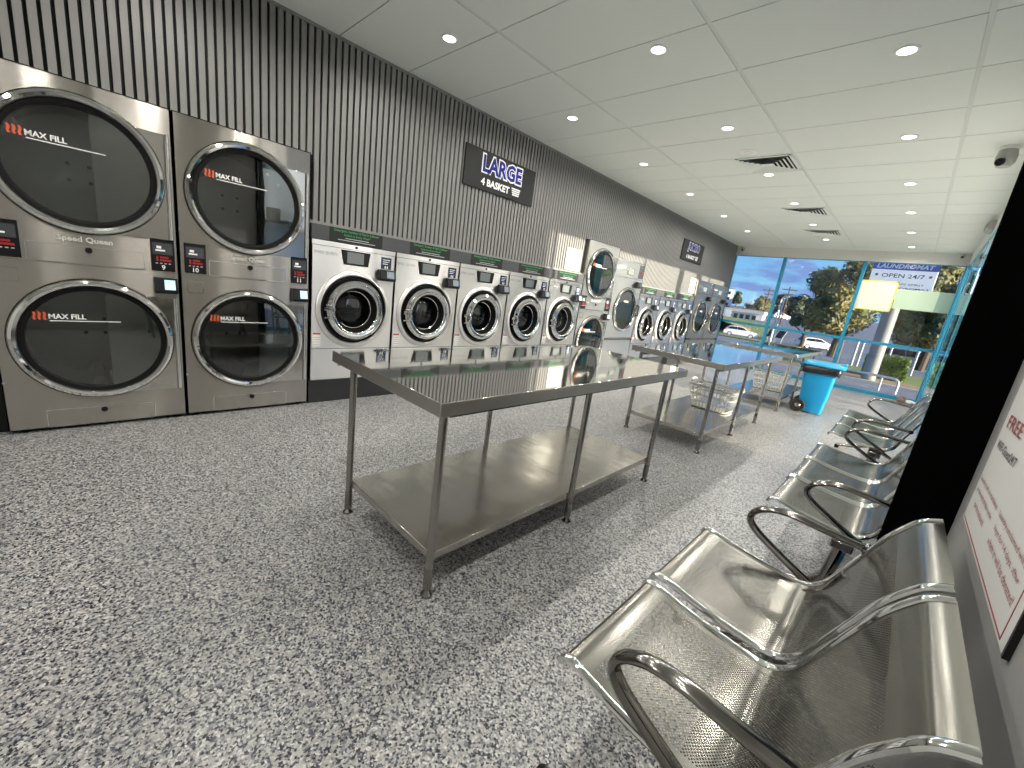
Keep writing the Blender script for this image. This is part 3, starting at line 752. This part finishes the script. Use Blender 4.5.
# ------------------------------------------------------------------ benches
PROF = catmull([(.0, .418), (.004, .43), (.014, .437), (.045, .436), (.125, .420), (.215, .409), (.300, .404), (.355, .412), (.395, .448), (.428, .520), (.462, .600), (.498, .682), (.538, .745), (.560, .765), (.586, .778)], 5)
UU = [0.]
for i in range(1, len(PROF)): UU.append(UU[-1]+math.dist(PROF[i], PROF[i-1]))
def sheet(name, parent, ya, yb):
    bm = bmesh.new(); uv = bm.loops.layers.uv.new('sheet'); ed = bm.loops.layers.uv.new('edge')
    cols = [ya, ya+.02, ya+.04]+[ya+.04+(yb-ya-.08)*k/8 for k in range(1, 8)]+[yb-.04, yb-.02, yb]
    for off in (0., -.0008):
        g = []
        for i, (x, z) in enumerate(PROF):
            a = PROF[max(i-1, 0)]; b = PROF[min(i+1, len(PROF)-1)]; tx, tz = b[0]-a[0], b[1]-a[1]; L = math.hypot(tx, tz)
            g.append([bm.verts.new((x-tz/L*off, y, z+tx/L*off)) for y in cols])
        for i in range(len(g)-1):
            for k in range(len(cols)-1):
                q = [(i, k), (i, k+1), (i+1, k+1), (i+1, k)]
                if off == 0: q = q[::-1]
                f = bm.faces.new([g[a][b] for a, b in q])
                for lp, (a, b) in zip(f.loops, q):
                    lp[uv].uv = (UU[a], cols[b]+1); lp[ed].uv = (min(cols[b]-ya, yb-cols[b]), 0)
    me = bpy.data.meshes.new(name); bm.to_mesh(me); bm.free(); me.materials.append(M['perf']); me.shade_smooth()
    o = bpy.data.objects.new(name, me); COL.objects.link(o); o.parent = parent
    return o
ARM = catmull([(.362, .395), (.300, .425), (.235, .459), (.165, .500), (.136, .535), (.146, .572), (.19, .601), (.25, .611), (.33, .606), (.41, .600), (.462, .598)], 5)
def bench(x, y0, seats, lab):
    r = thing('waiting_bench', lab, 'bench', (x, y0, 0), 0, 'perforated steel waiting benches')
    for a, b in seats:
        s = sheet('seat', r, a+.008, b-.008)
        for yy in (a+.010, b-.010):
            m = MB(); m.tube([(px, yy, pz-.003) for px, pz in PROF], .0125, 10, side=Yp, flat=.75); m.done('edge_frame', 'chrome', s)
    A, B = seats[0][0], seats[-1][1]
    for yy in (A-.022, B+.022):
        m = MB(); m.tube([(px, yy, pz) for px, pz in ARM], .019, 12, side=Yp, flat=.62)
        m.cyl((.462, yy-.018, .598), (.462, yy+.018, .598), .014); m.done('armrest', 'chrome_dark', r)
    m = MB(); m.box(.27, .35, A-.03, B+.03, .335, .375); m.done('beam', 'chrome_dark', r, .006)
    for yy in (A+.03, B-.03):
        m = MB()
        m.tube([(.31, yy, .37), (.305, yy, .30), (.29, yy, .17), (.245, yy, .11), (.14, yy, .065), (.0, yy, .035)], .03, 12, side=Yp, flat=.8, rad=[.036, .034, .032, .030, .024, .018])
        m.tube([(.30, yy, .2), (.32, yy, .12), (.38, yy, .07), (.46, yy, .035)], .03, 12, side=Yp, flat=.8, rad=[.03, .028, .024, .018])
        g = m.done('leg', 'chrome_dark', r)
        m = MB(); m.cyl((.0, yy, 0), (.0, yy, .036), .02); m.cyl((.46, yy, 0), (.46, yy, .036), .02); m.done('foot', 'rubber', g)
    for yy in (A+.06, B-.06):
        m = MB(); m.tube([(.31, yy, .36), (.34, yy, .385), (.40, yy, .43), (.435, yy, .52)], .016, 10); m.done('back_bracket', 'chrome_dark', r)
    return r
bench(-.394, .72, [(0, .440), (.475, .935)], 'two-seat perforated steel bench against the grey wall below the sign')
bench(-.300, 2.235, [(0, .46), (.475, .945), (.965, 1.455)], 'three-seat perforated steel bench just beyond the black pier')
bench(-.300, 4.20, [(0, .485), (.50, .985), (1.0, 1.50)], 'three-seat perforated steel bench furthest along, nearest the window')

# bundle on the floor
t = thing('crumpled_bag', 'small crumpled brown bag on the floor at the foot of the blue corner post', 'bag', (.20, 11.25, 0))
for nm, c, s, mm in (('brown_bundle', (-.07, 0, .06), (.07, .06, .065), 'brown_paper'), ('white_paper', (.06, .04, .035), (.10, .07, .04), 'paper')):
    bm_ = MB(); bmesh.ops.create_icosphere(bm_.bm, subdivisions=3, radius=1)
    for v in bm_.bm.verts: v.co = Vector((v.co.x*s[0]+c[0], v.co.y*s[1]+c[1], max(.001, v.co.z*s[2]+c[2])))+Vector((random.uniform(-.008, .008), random.uniform(-.008, .008), random.uniform(0, .008)))
    bm_.done(nm, mm, t, ang=20)

# window graphics
t = thing('window_poster', 'cream poster with yellow border stuck on the front window', 'poster', (-.81, FY+.028, 2.035))
box('sheet', 'poster', t, -.285, .285, 0, .006, -.285, .275)
m = MB()
for a, b, c, d in ((-.31, .31, -.31, -.285), (-.31, .31, .275, .30), (-.31, -.285, -.31, .30), (.285, .31, -.31, .30)): m.box(a, b, 0, .006, c, d)
m.done('border', 'poster_edge', t)
t = thing('window_film', 'pale green strip of film on the front window next to the poster', 'window film', (-.49, FY+.028, 1.81))
box('pale_strip', 'film', t, 0, .615, .002, .006, 0, .385); box('dull_strip', 'film_dark', t, .615, .825, .002, .006, 0, .385)

# ------------------------------------------------------------------ outside
def slab(name, m, x0, x1, y0, y1, z, th=.1): return struct(box(name, m, None, x0, x1, y0, y1, z-th, z))
slab('ground_lot', 'asphalt', -14, 40, FY+.12, 15.0, -.10)
slab('kerb_strip', 'kerb', -14, 40, 15.0, 15.15, -.02)
slab('ground_bed', 'bark', -14, 40, 15.15, 17.2, -.08)
slab('ground_lawn', 'lawn', -14, 40, 17.2, 21.5, -.10)
slab('ground_east', 'pale_concrete', RX+.5, 60, -30, FY+.12, -.12)
slab('kerb_road', 'kerb', -60, 60, 21.3, 21.5, -.12)
TY = [(21.5, -.35), (40, -.95), (66, -1.8), (82, -1.3), (110, 1.5), (160, 3.6), (330, 7.5)]
def gz(y):
    for (a, za), (b, zb) in zip(TY, TY[1:]):
        if y <= b: return za+(zb-za)*(y-a)/(b-a)
    return TY[-1][1]
mb = MB()
for (a, za), (b, zb) in zip(TY, TY[1:]): mb.quad((-160, a, za), (60, a, za), (60, b, zb), (-160, b, zb))
struct(mb.done('road', 'asphalt', ang=60))
mb = MB(); q = [(-15, 69, -1.6), (-21.5, 69, .0), (-70, 69, .3), (-80, 99, .9), (-27, 99, .6), (-20, 92, .1)]
mb.f([mb.v(p) for p in q]); mb.f([mb.v(p) for p in ((-15, 69, -1.6), (-70, 69, .3), (-70, 69, -1.9), (-15, 69, -1.9))]); struct(mb.done('ground_bank', 'lawn'))
mb = MB(); q = [(-20.4, 68.9, -.25), (-17.4, 68.9, -.95), (-20.5, 80, -.4), (-24.5, 84, .1)]
mb.prism([(p[0], p[1]) for p in q], lambda u, v, h: (u, v, dict(((p[0], p[1]), p[2]) for p in q)[(u, v)]+h), 0, .12); struct(mb.done('ground_dirt', 'dirt'))
mb = MB(); q = [(-16, 50), (-8.5, 50), (-9.5, 62), (-19, 62)]
mb.prism(q, lambda u, v, h: (u, v, gz(v)+h), -.1, .12); struct(mb.done('ground_verge', 'lawn'))
t = thing('pylon_sign', 'tall laundromat pylon sign on a grey column outside the window', 'sign', (-.67, 16.0, -.1))
MB().cyl((0, .12, 0), (0, .12, 3.2), .175, n=28).done('column', 'post_grey', t)
box('board', 'board_emissive', t, -.69, .68, -.1, .1, 2.35, 4.1, .01)
b = box('blue_band', 'sky_blue_print', t, -.69, .68, -.104, -.1, 3.152, 4.0)
text('headline', 'LAUNDROMAT', 'white', b, (-.01, -.105, 3.188), Xp, Zp, w=1.2, h=.125, align='C', bold=.03, shear=.2)
text('opening_hours', 'OPEN 24/7', 'black_print', t, (.0, -.101, 2.942), Xp, Zp, w=.90, h=.11, align='C', bold=.01)
m = MB()
for cx in (-.56, .56):
    st = [(cx+(.055 if k % 2 == 0 else .022)*math.sin(2*PI*k/10), 3.005+(.055 if k % 2 == 0 else .022)*math.cos(2*PI*k/10)) for k in range(10)]
    m.prism(st, lambda u, v, h: (u, h, v), -.104, -.1)
m.done('star', 'black_print', t)
text('lower_lettering', 'AN SPIRIT', 'black_print', t, (.49, -.101, 2.755), Xp, Zp, w=.55, h=.046, align='R', bold=.01)
text('lower_lettering', 'LAUNDROMAT', 'black_print', t, (.63, -.101, 2.645), Xp, Zp, w=1.0, h=.046, align='R', bold=.01)

t = thing('guard_rail', 'galvanised pipe rail on posts in front of the hedge', 'railing', (-.33, 12.9, -.1))
m = MB(); m.tube(catmull([(-5.0, 2.2, .36), (-2.6, 1.5, .36), (-.4, .9, .36), (.18, .75, .36), (.30, .72, .33), (.34, .71, .26), (.34, .71, 0)], 5), .03, 10); m.done('rail', 'galv', t)
for x, y in ((.02, .8), (-1.2, 1.12), (-2.6, 1.5), (-4.2, 1.96)): MB().cyl((x, y, 0), (x, y, .35), .02, n=12).done('post', 'galv', t)

def foliage(m, blobs, n, leaf, rnd, sc=1.):
    tot = sum(b[3]**2 for b in blobs)
    for (cx, cy, cz, rr, fl) in blobs:
        for k in range(int(n*rr*rr/tot)):
            d = Vector((rnd.gauss(0, 1), rnd.gauss(0, 1), rnd.gauss(0, 1))).normalized(); q = rr*(.72+.33*rnd.random())
            p = Vector((cx+d.x*q, cy+d.y*q, cz+d.z*q*fl))
            a = Vector((rnd.gauss(0, 1), rnd.gauss(0, 1), rnd.gauss(0, 1))).normalized(); b = a.cross(d+Vector((.1, .2, .3))).normalized(); a = (a-d*a.dot(d)*.5).normalized()
            s = leaf*(.6+.8*rnd.random())
            m.f([m.v(p-a*s), m.v(p+b*s*.55), m.v(p+a*s), m.v(p-b*s*.55)])
def core(m, blobs, k=.78):
    for (cx, cy, cz, rr, fl) in blobs:
        q = bmesh.ops.create_icosphere(m.bm, subdivisions=2, radius=rr*k)
        for v in q['verts']: v.co = Vector((v.co.x+cx, v.co.y+cy, v.co.z*fl+cz))+Vector((random.uniform(-.1, .1), random.uniform(-.1, .1), random.uniform(-.1, .1)))*rr
def tree(loc, blobs, n, leaf, trunk_h, tr, mm, lab, seed, grp='trees beyond the front window'):
    r = thing('street_tree', lab, 'tree', loc, 0, grp); rnd = random.Random(seed)
    m = MB(); m.tube([(0, 0, 0), (.05, .02, trunk_h*.5), (-.05, 0, trunk_h), (.0, 0, trunk_h*1.5)], tr, 10, rad=[tr*1.2, tr, tr*.8, tr*.4])
    for k in range(4):
        a = k*1.7+seed; m.tube([(0, 0, trunk_h*.8), (math.cos(a)*tr*4, math.sin(a)*tr*4, trunk_h*1.15), (math.cos(a)*tr*9, math.sin(a)*tr*9, trunk_h*1.5)], tr*.4, 8, rad=[tr*.5, tr*.35, tr*.15])
    m.done('trunk', 'trunk', r)
    m = MB(); core(m, blobs); foliage(m, blobs, n, leaf, rnd); m.done('crown', mm, r, ang=15)
    return r
def blobs_for(w, h, z0, n, rnd):
    out = []
    for k in range(n):
        a = rnd.random()*2*PI; t = rnd.random(); z = z0+h*t; q = w*(1-.75*abs(t-.35)/.65)*(.35+.5*rnd.random())
        out.append((math.cos(a)*q*.8, math.sin(a)*q*.8, z, w*(.30+.16*rnd.random())*(1-.35*t), .85))
    return out
rnd = random.Random(3)
tree((-3.1, 29.5, -.35), blobs_for(2.9, 5.6, 1.9, 24, rnd), 20000, .10, 2.0, .18, 'tree', 'large autumn coloured tree standing beyond the pylon sign column', 3)
tree((.6, 31, -.35), blobs_for(2.6, 4.6, 1.9, 18, rnd), 15000, .10, 2.0, .18, 'tree', 'green tree behind the pylon column and hedge', 5)
tree((-9.4, 60, gz(60)), blobs_for(2.4, 3.6, 2.0, 14, rnd), 5000, .16, 2.0, .22, 'tree_dark', 'dark tree further down the road past the autumn tree', 6)
tree((-24.5, 135, gz(135)), blobs_for(5.5, 4.6, 1.2, 14, rnd), 4000, .32, 2.0, .25, 'tree_dark', 'distant dark tree at the top of the road', 8)
tree((-31.5, 150, gz(150)), blobs_for(5.0, 4.0, 1.2, 12, rnd), 3500, .35, 2.0, .25, 'tree_dark', 'distant dark tree just past the first blue mullion', 12)
tree((-40, 165, gz(165)), blobs_for(5.0, 3.6, 1.0, 12, rnd), 3000, .38, 2.0, .3, 'tree', 'distant olive tree above the canopy building', 9)
tree((-56, 190, gz(190)), blobs_for(3.0, 5.0, 1.0, 9, rnd), 2000, .4, 2.0, .2, 'tree_dark', 'narrow dark tree beside the white apartment block', 11)
t = thing('box_hedge', 'clipped green box hedge behind the pipe rail outside', 'hedge', (-.42, 18.1, -.1))
m = MB(); hx, hy, hz = .50, .75, .70
m.box(-hx+.04, hx-.04, -hy+.04, hy-.04, 0, hz-.04)
for k in range(7000):
    f = rnd.random(); u, v = rnd.uniform(-1, 1), rnd.uniform(0, 1)
    if f < .35: p = Vector((u*hx, -hy, v*hz)); nn = Vector((0, -1, 0))
    elif f < .55: p = Vector((u*hx, rnd.uniform(-1, 1)*hy, hz)); nn = Vector(Zp)
    elif f < .75: p = Vector((hx, u*hy, v*hz)); nn = Vector(Xp)
    elif f < .9: p = Vector((-hx, u*hy, v*hz)); nn = Vector((-1, 0, 0))
    else: p = Vector((u*hx, hy, v*hz)); nn = Vector(Yp)
    a = Vector((rnd.gauss(0, 1), rnd.gauss(0, 1), rnd.gauss(0, 1))).normalized(); b = a.cross(nn).normalized(); s = .035
    p += nn*rnd.uniform(-.03, .03)
    m.f([m.v(p-a*s), m.v(p+b*s*.6), m.v(p+a*s), m.v(p-b*s*.6)])
m.done('foliage', 'hedge', t, ang=10)

def car(loc, rz, mm, lab):
    r = thing('parked_car', lab, 'car', loc, rz); L, W = 4.3, 1.74
    prof = [(-2.12, .35), (-2.15, .62), (-2.05, .86), (-1.2, .98), (1.25, .98), (2.05, .84), (2.15, .55), (2.12, .30), (-2.12, .28)]
    m = MB(); m.prism([(a, b) for a, b in prof], lambda u, v, h: (u, h, v), -W/2, W/2); m.done('body', mm, r, .06)
    cab = [(-2.0, .93), (-1.55, 1.40), (-.9, 1.47), (.25, 1.44), (1.15, .97)]
    m = MB()
    A = [m.v((u, -W/2*(.92 if v > 1.2 else 1)+(.12 if v > 1.2 else .03), v)) for u, v in cab]; B = [m.v((u, W/2-(.19 if v > 1.2 else .03), v)) for u, v in cab]
    k = len(cab)
    for i in range(k): m.f((A[i], A[(i+1) % k], B[(i+1) % k], B[i]))
    m.f(A[::-1]); m.f(B); m.done('cabin', mm, r, .04)
    for s in (-1, 1):
        y = s*(W/2-.10)
        for q in ([(-1.62, 1.02), (-1.42, 1.34), (-.55, 1.39), (-.50, 1.02)], [(-.42, 1.02), (-.47, 1.39), (.18, 1.36), (.80, 1.02)]):
            m = MB(); m.prism(q, lambda u, v, h: (u, h-s*.06*(v-1.02)/.35, v), y, y+s*.085); m.done('side_window', 'car_glass', r)
    m = MB(); m.prism([(.30, 1.42), (1.13, 1.0), (1.16, 1.02), (.33, 1.45)], lambda u, v, h: (u, h, v), -.62, .62); m.done('windscreen', 'car_glass', r)
    m = MB(); m.prism([(-1.97, .98), (-1.58, 1.38), (-1.61, 1.41), (-2.0, 1.0)], lambda u, v, h: (u, h, v), -.6, .6); m.done('rear_window', 'car_glass', r)
    for x in (-1.32, 1.32):
        for s in (-1, 1):
            w = MB().lathe([(.20, -.10), (.30, -.11), (.325, -.06), (.325, .06), (.30, .11), (.20, .10)], (x, s*(W/2-.10), .325), 'y', 28, True).done('wheel', 'tyre', r)
            MB().lathe([(.004, s*.10), (.06, s*.11), (.19, s*.09), (.205, s*.10)], (x, s*(W/2-.10), .325), 'y', 24).done('rim', 'galv', w)
    m = MB()
    for s in (-1, 1): m.box(2.08, 2.16, s*.72-.13, s*.72+.13, .62, .76)
    m.done('headlight', 'sign_white', r)
    m = MB()
    for s in (-1, 1): m.box(-2.15, -2.08, s*.72-.1, s*.72+.1, .68, .86)
    m.done('tail_light', 'red', r)
    return r
car((-8.95, 66.5, gz(66.5)), .62, 'car_white', 'white hatchback on the road in front of the autumn tree')
car((-17.4, 64, gz(64)), .28, 'car_white', 'white sedan parked by the grass bank near the slatted wall side')
car((-23.2, 112, gz(112)), .9, 'car_white', 'small white car far along the road beside the dark trees')
car((-36.5, 118, gz(118)), .2, 'car_grey', 'grey car far off in front of the canopy building')
car((.25, 40, gz(40)), .1, 'car_grey', 'dark car behind the hedge on the road')

def post(loc, h, lab, name='street_post', cat='post'):
    r = thing(name, lab, cat, loc, 0, 'thin white posts outside')
    MB().cyl((0, 0, 0), (0, 0, h), .045, n=12).done('shaft', 'post_white', r); MB().lathe([(.004, h+.03), (.05, h+.02), (.055, h), (.045, h-.02)], (0, 0, 0), 'z', 12).done('cap', 'galv', r)
post((-1.53, 21.4, -.1), .96, 'white post at the roadside between the blue mullion and the pylon column')
post((-1.98, 21.4, -.1), .90, 'white post at the roadside close to the blue mullion')
post((-1.52, 24, -.43), 1.2, 'white post on the road just behind another, beside the pylon column')
post((.28, 24.6, -.45), 1.2, 'white post on the road beyond the hedge near the corner post')
post((-.62, 26.5, -.51), 1.2, 'thin white post on the road directly above the hedge')
def lamp(loc, h, arm, lab):
    r = thing('street_lamp', lab, 'street lamp', loc, 0, 'street lamps along the road')
    MB().cyl((0, 0, 0), (0, 0, h), .14, .07, n=12).done('pole', 'galv', r)
    m = MB(); m.tube(catmull([(0, 0, h-.1), (arm*.4, 0, h+.35), (arm, 0, h+.5)], 4), .05, 8); m.done('arm', 'galv', r)
    box('lamp_head', 'galv', r, arm-.1, arm+.5, -.12, .12, h+.42, h+.55, .03)
lamp((-12.45, 60, gz(60)), 5.6, 1.5, 'street lamp with a long arm beside the first blue mullion')
lamp((-12.95, 61, gz(61)), 5.4, .3, 'short armed street lamp standing close to the long armed one')
def power_pole(loc, h, lab):
    r = thing('power_pole', lab, 'power pole', loc, .3, 'power poles on the skyline')
    MB().cyl((0, 0, 0), (0, 0, h), .16, .1, n=10).done('pole', 'trunk', r); box('crossarm', 'trunk', r, -1.3, 1.3, -.07, .07, h-.7, h-.5); box('crossarm', 'trunk', r, -.9, .9, -.07, .07, h-1.6, h-1.4)
power_pole((-26.2, 110, gz(110)), 6.7, 'power pole on the skyline close beside the first mullion'); power_pole((-20.3, 100, gz(100)), 7.6, 'power pole on the skyline between the two mullions')

t = thing('apartment_block', 'white three storey apartment block beyond the slatted wall end', 'building', (-48.3, 150, gz(150)), .32)
box('walls', 'render', t, -4.2, 2.5, -2.4, 2.4, 0, 5.9, .02); box('roof', 'roof', t, -4.3, 2.6, -2.5, 2.5, 5.9, 6.1)
for fz in (.6, 2.4, 4.2):
    for fx in (-2.8, -1.0, .95):
        w = box('window', 'post_grey', t, fx-.54, fx+.54, -2.44, -2.38, fz, fz+.9); box('pane', 'car_glass', w, fx-.48, fx+.48, -2.45, -2.43, fz+.06, fz+.84)
t = thing('corner_shop', 'low white shop with a flat roof in front of the apartment block', 'building', (-29.6, 101, .0), .12)
box('walls', 'render', t, -5, 5.5, 0, 5, 0, 1.9, .02); box('roof', 'kerb', t, -5.2, 5.7, -.3, 5.2, 1.9, 2.6)
box('sign_panel', 'sign_white', t, -2.7, -.6, -.5, -.42, .0, 2.1)
for fx in (.3, 1.5, 2.7, 3.9):
    w = box('shop_window', 'post_grey', t, fx-.42, fx+.42, -.08, .02, .3, 1.6); box('pane', 'car_glass', w, fx-.35, fx+.35, -.1, -.07, .4, 1.5)
t = thing('service_station', 'long low building with a pale canopy far down the road', 'building', (-44, 182, gz(182)), .1)
box('walls', 'roof', t, -6, 7, -3, 3, 0, 1.6); box('canopy', 'sign_white', t, -6, 6, -8, -2, 1.7, 2.4, .05)
for x in (-5, 0, 5): MB().cyl((x, -7, 0), (x, -7, 1.7), .2, n=12).done('column', 'post_white', t)
t = thing('display_board', 'pair of dark slanted panels in a white frame on the grass verge', 'panel', (-13.1, 63.5, gz(63.5)), -.1)
for x in (-.55, .55):
    p = MB().prism([(-.42, .75), (.42, .75), (.42, 1.70), (-.42, 1.70)], lambda u, v, h: (u+x+.3*(v-1.2), h+.3*v, v), -.03, .03).done('panel', 'car_glass', t)
    MB().tube([(x-.59, .20, .72), (x+.31, .20, .72), (x+.62, .50, 1.73), (x-.28, .50, 1.73)], .05, 6, True).done('panel_frame', 'post_white', p)
for x in (-.9, 0, .8): MB().cyl((x, .3, 0), (x+.05, .28, .8), .05, n=8).done('stand', 'post_white', t)
# east side: a low round kiosk in view of the side glazing, plus unseen posts and a block added to shade the room
t = thing('round_kiosk', 'low round kiosk with a flue outside the side glazing, mirrored in the dryer glass', 'building', (26, 10.2, -.12))
MB().lathe([(.01, 0), (2.6, 0), (2.6, 2.7), (.01, 2.7)], (0, 0, 0), 'z', 40).done('walls', 'render', t); MB().lathe([(.01, 2.7), (2.9, 2.7), (2.9, 3.0), (.01, 3.0)], (0, 0, 0), 'z', 40).done('roof', 'roof', t)
MB().cyl((.4, .2, 3.0), (.4, .2, 4.2), .7, n=24).done('flue', 'dirt', t)
t = thing('sun_blocker', 'building block added out of view to keep sun off the near wall', 'building', (14, -6, -.12))  # unseen block added to stop the sun reaching the near wall
box('walls', 'render', t, -4, 6, -14, 10.1, 0, 6.5); box('roof', 'roof', t, -4.2, 6.2, -14.2, 10.15, 6.5, 6.8)
for y, rr in ((8.47, .125), (9.42, .16)):  # unseen posts added for the shade bars on the slatted wall
    t = thing('shadow_post', 'round post added outside the side glazing to cast shadow bars, out of view', 'post', (3.0, y+.03, -.12), 0, 'added shadow posts outside')
    MB().cyl((0, 0, 0), (0, 0, 4.6), rr, n=20).done('shaft', 'post_grey', t); MB().cyl((0, 0, 0), (0, 0, .03), rr+.07, n=20).done('base_plate', 'galv', t)

# ------------------------------------------------------------------ light
sun = bpy.data.lights.new('sun', 'SUN'); sun.energy = 14; sun.angle = math.radians(.6); sun.color = (1, .90, .74)
so = bpy.data.objects.new('sun', sun); COL.objects.link(so); so.location = (30, 5, 8)
so.rotation_euler = Vector((-1, .012, -.153)).to_track_quat('-Z', 'Y').to_euler()

w = bpy.data.worlds.new('sky'); S.world = w; w.use_nodes = True
n = w.node_tree.nodes; l = w.node_tree.links; n.clear()
o = n.new('ShaderNodeOutputWorld'); bg = n.new('ShaderNodeBackground'); l.new(bg.outputs[0], o.inputs[0])
tc = n.new('ShaderNodeTexCoord'); sp = n.new('ShaderNodeSeparateXYZ'); l.new(tc.outputs['Generated'], sp.inputs[0])
cr = n.new('ShaderNodeValToRGB'); e = cr.color_ramp.elements
e[0].position = .0; e[0].color = (.40, .72, .92, 1); e[1].position = .5; e[1].color = (.10, .28, .72, 1)
e2 = e.new(.10); e2.color = (.22, .53, .88, 1)
l.new(sp.outputs['Z'], cr.inputs[0])
mp = n.new('ShaderNodeMapping'); mp.inputs['Scale'].default_value = (4., 4., 16.); l.new(tc.outputs['Generated'], mp.inputs[0])
nz = n.new('ShaderNodeTexNoise'); nz.inputs['Scale'].default_value = 2.0; nz.inputs['Detail'].default_value = 7; nz.inputs['Roughness'].default_value = .55; l.new(mp.outputs[0], nz.inputs['Vector'])
cc = n.new('ShaderNodeValToRGB'); q = cc.color_ramp.elements; q[0].position = .46; q[0].color = (0, 0, 0, 1); q[1].position = .58; q[1].color = (1, 1, 1, 1)
l.new(nz.outputs['Fac'], cc.inputs[0])
mx = n.new('ShaderNodeMix'); mx.data_type = 'RGBA'; mx.inputs['B'].default_value = (.20, .33, .68, 1)
l.new(cc.outputs[0], mx.inputs['Factor']); l.new(cr.outputs[0], mx.inputs['A']); 
dt = n.new('ShaderNodeVectorMath'); dt.operation = 'DOT_PRODUCT'; dt.inputs[1].default_value = (.985, -.012, .15); l.new(tc.outputs['Generated'], dt.inputs[0])
gr = n.new('ShaderNodeMapRange'); gr.interpolation_type = 'SMOOTHSTEP'; gr.inputs['From Min'].default_value = .93; gr.inputs['From Max'].default_value = 1.0; gr.inputs['To Max'].default_value = .9; l.new(dt.outputs['Value'], gr.inputs['Value'])
m2 = n.new('ShaderNodeMix'); m2.data_type = 'RGBA'; m2.inputs['B'].default_value = (5.0, 4.5, 3.8, 1)
l.new(gr.outputs[0], m2.inputs['Factor']); l.new(mx.outputs['Result'], m2.inputs['A']); 
d2 = n.new('ShaderNodeVectorMath'); d2.operation = 'DOT_PRODUCT'; d2.inputs[1].default_value = (.74, .66, .10); l.new(tc.outputs['Generated'], d2.inputs[0])
g2 = n.new('ShaderNodeMapRange'); g2.interpolation_type = 'SMOOTHSTEP'; g2.inputs['From Min'].default_value = .84; g2.inputs['From Max'].default_value = .97; g2.inputs['To Max'].default_value = .95; l.new(d2.outputs['Value'], g2.inputs['Value'])
m3 = n.new('ShaderNodeMix'); m3.data_type = 'RGBA'; m3.inputs['B'].default_value = (1.1, 1.03, .93, 1)  # warm white zone added low in the sky to brighten the washers
l.new(g2.outputs[0], m3.inputs['Factor']); l.new(m2.outputs['Result'], m3.inputs['A']); l.new(m3.outputs['Result'], bg.inputs[0])
bg.inputs[1].default_value = 1.15

vs = S.view_settings; vs.view_transform = 'Standard'; vs.look = 'None'; vs.gamma = 1; vs.use_curve_mapping = False; vs.exposure = 0.
S.display_settings.display_device = 'sRGB'
S.cycles.use_denoising = True
S.cycles.max_bounces = 10; S.cycles.transparent_max_bounces = 16; S.cycles.glossy_bounces = 6; S.cycles.diffuse_bounces = 4
S.cycles.sample_clamp_indirect = 5.; S.cycles.caustics_reflective = True; S.cycles.blur_glossy = 1.0; S.cycles.caustics_refractive = False
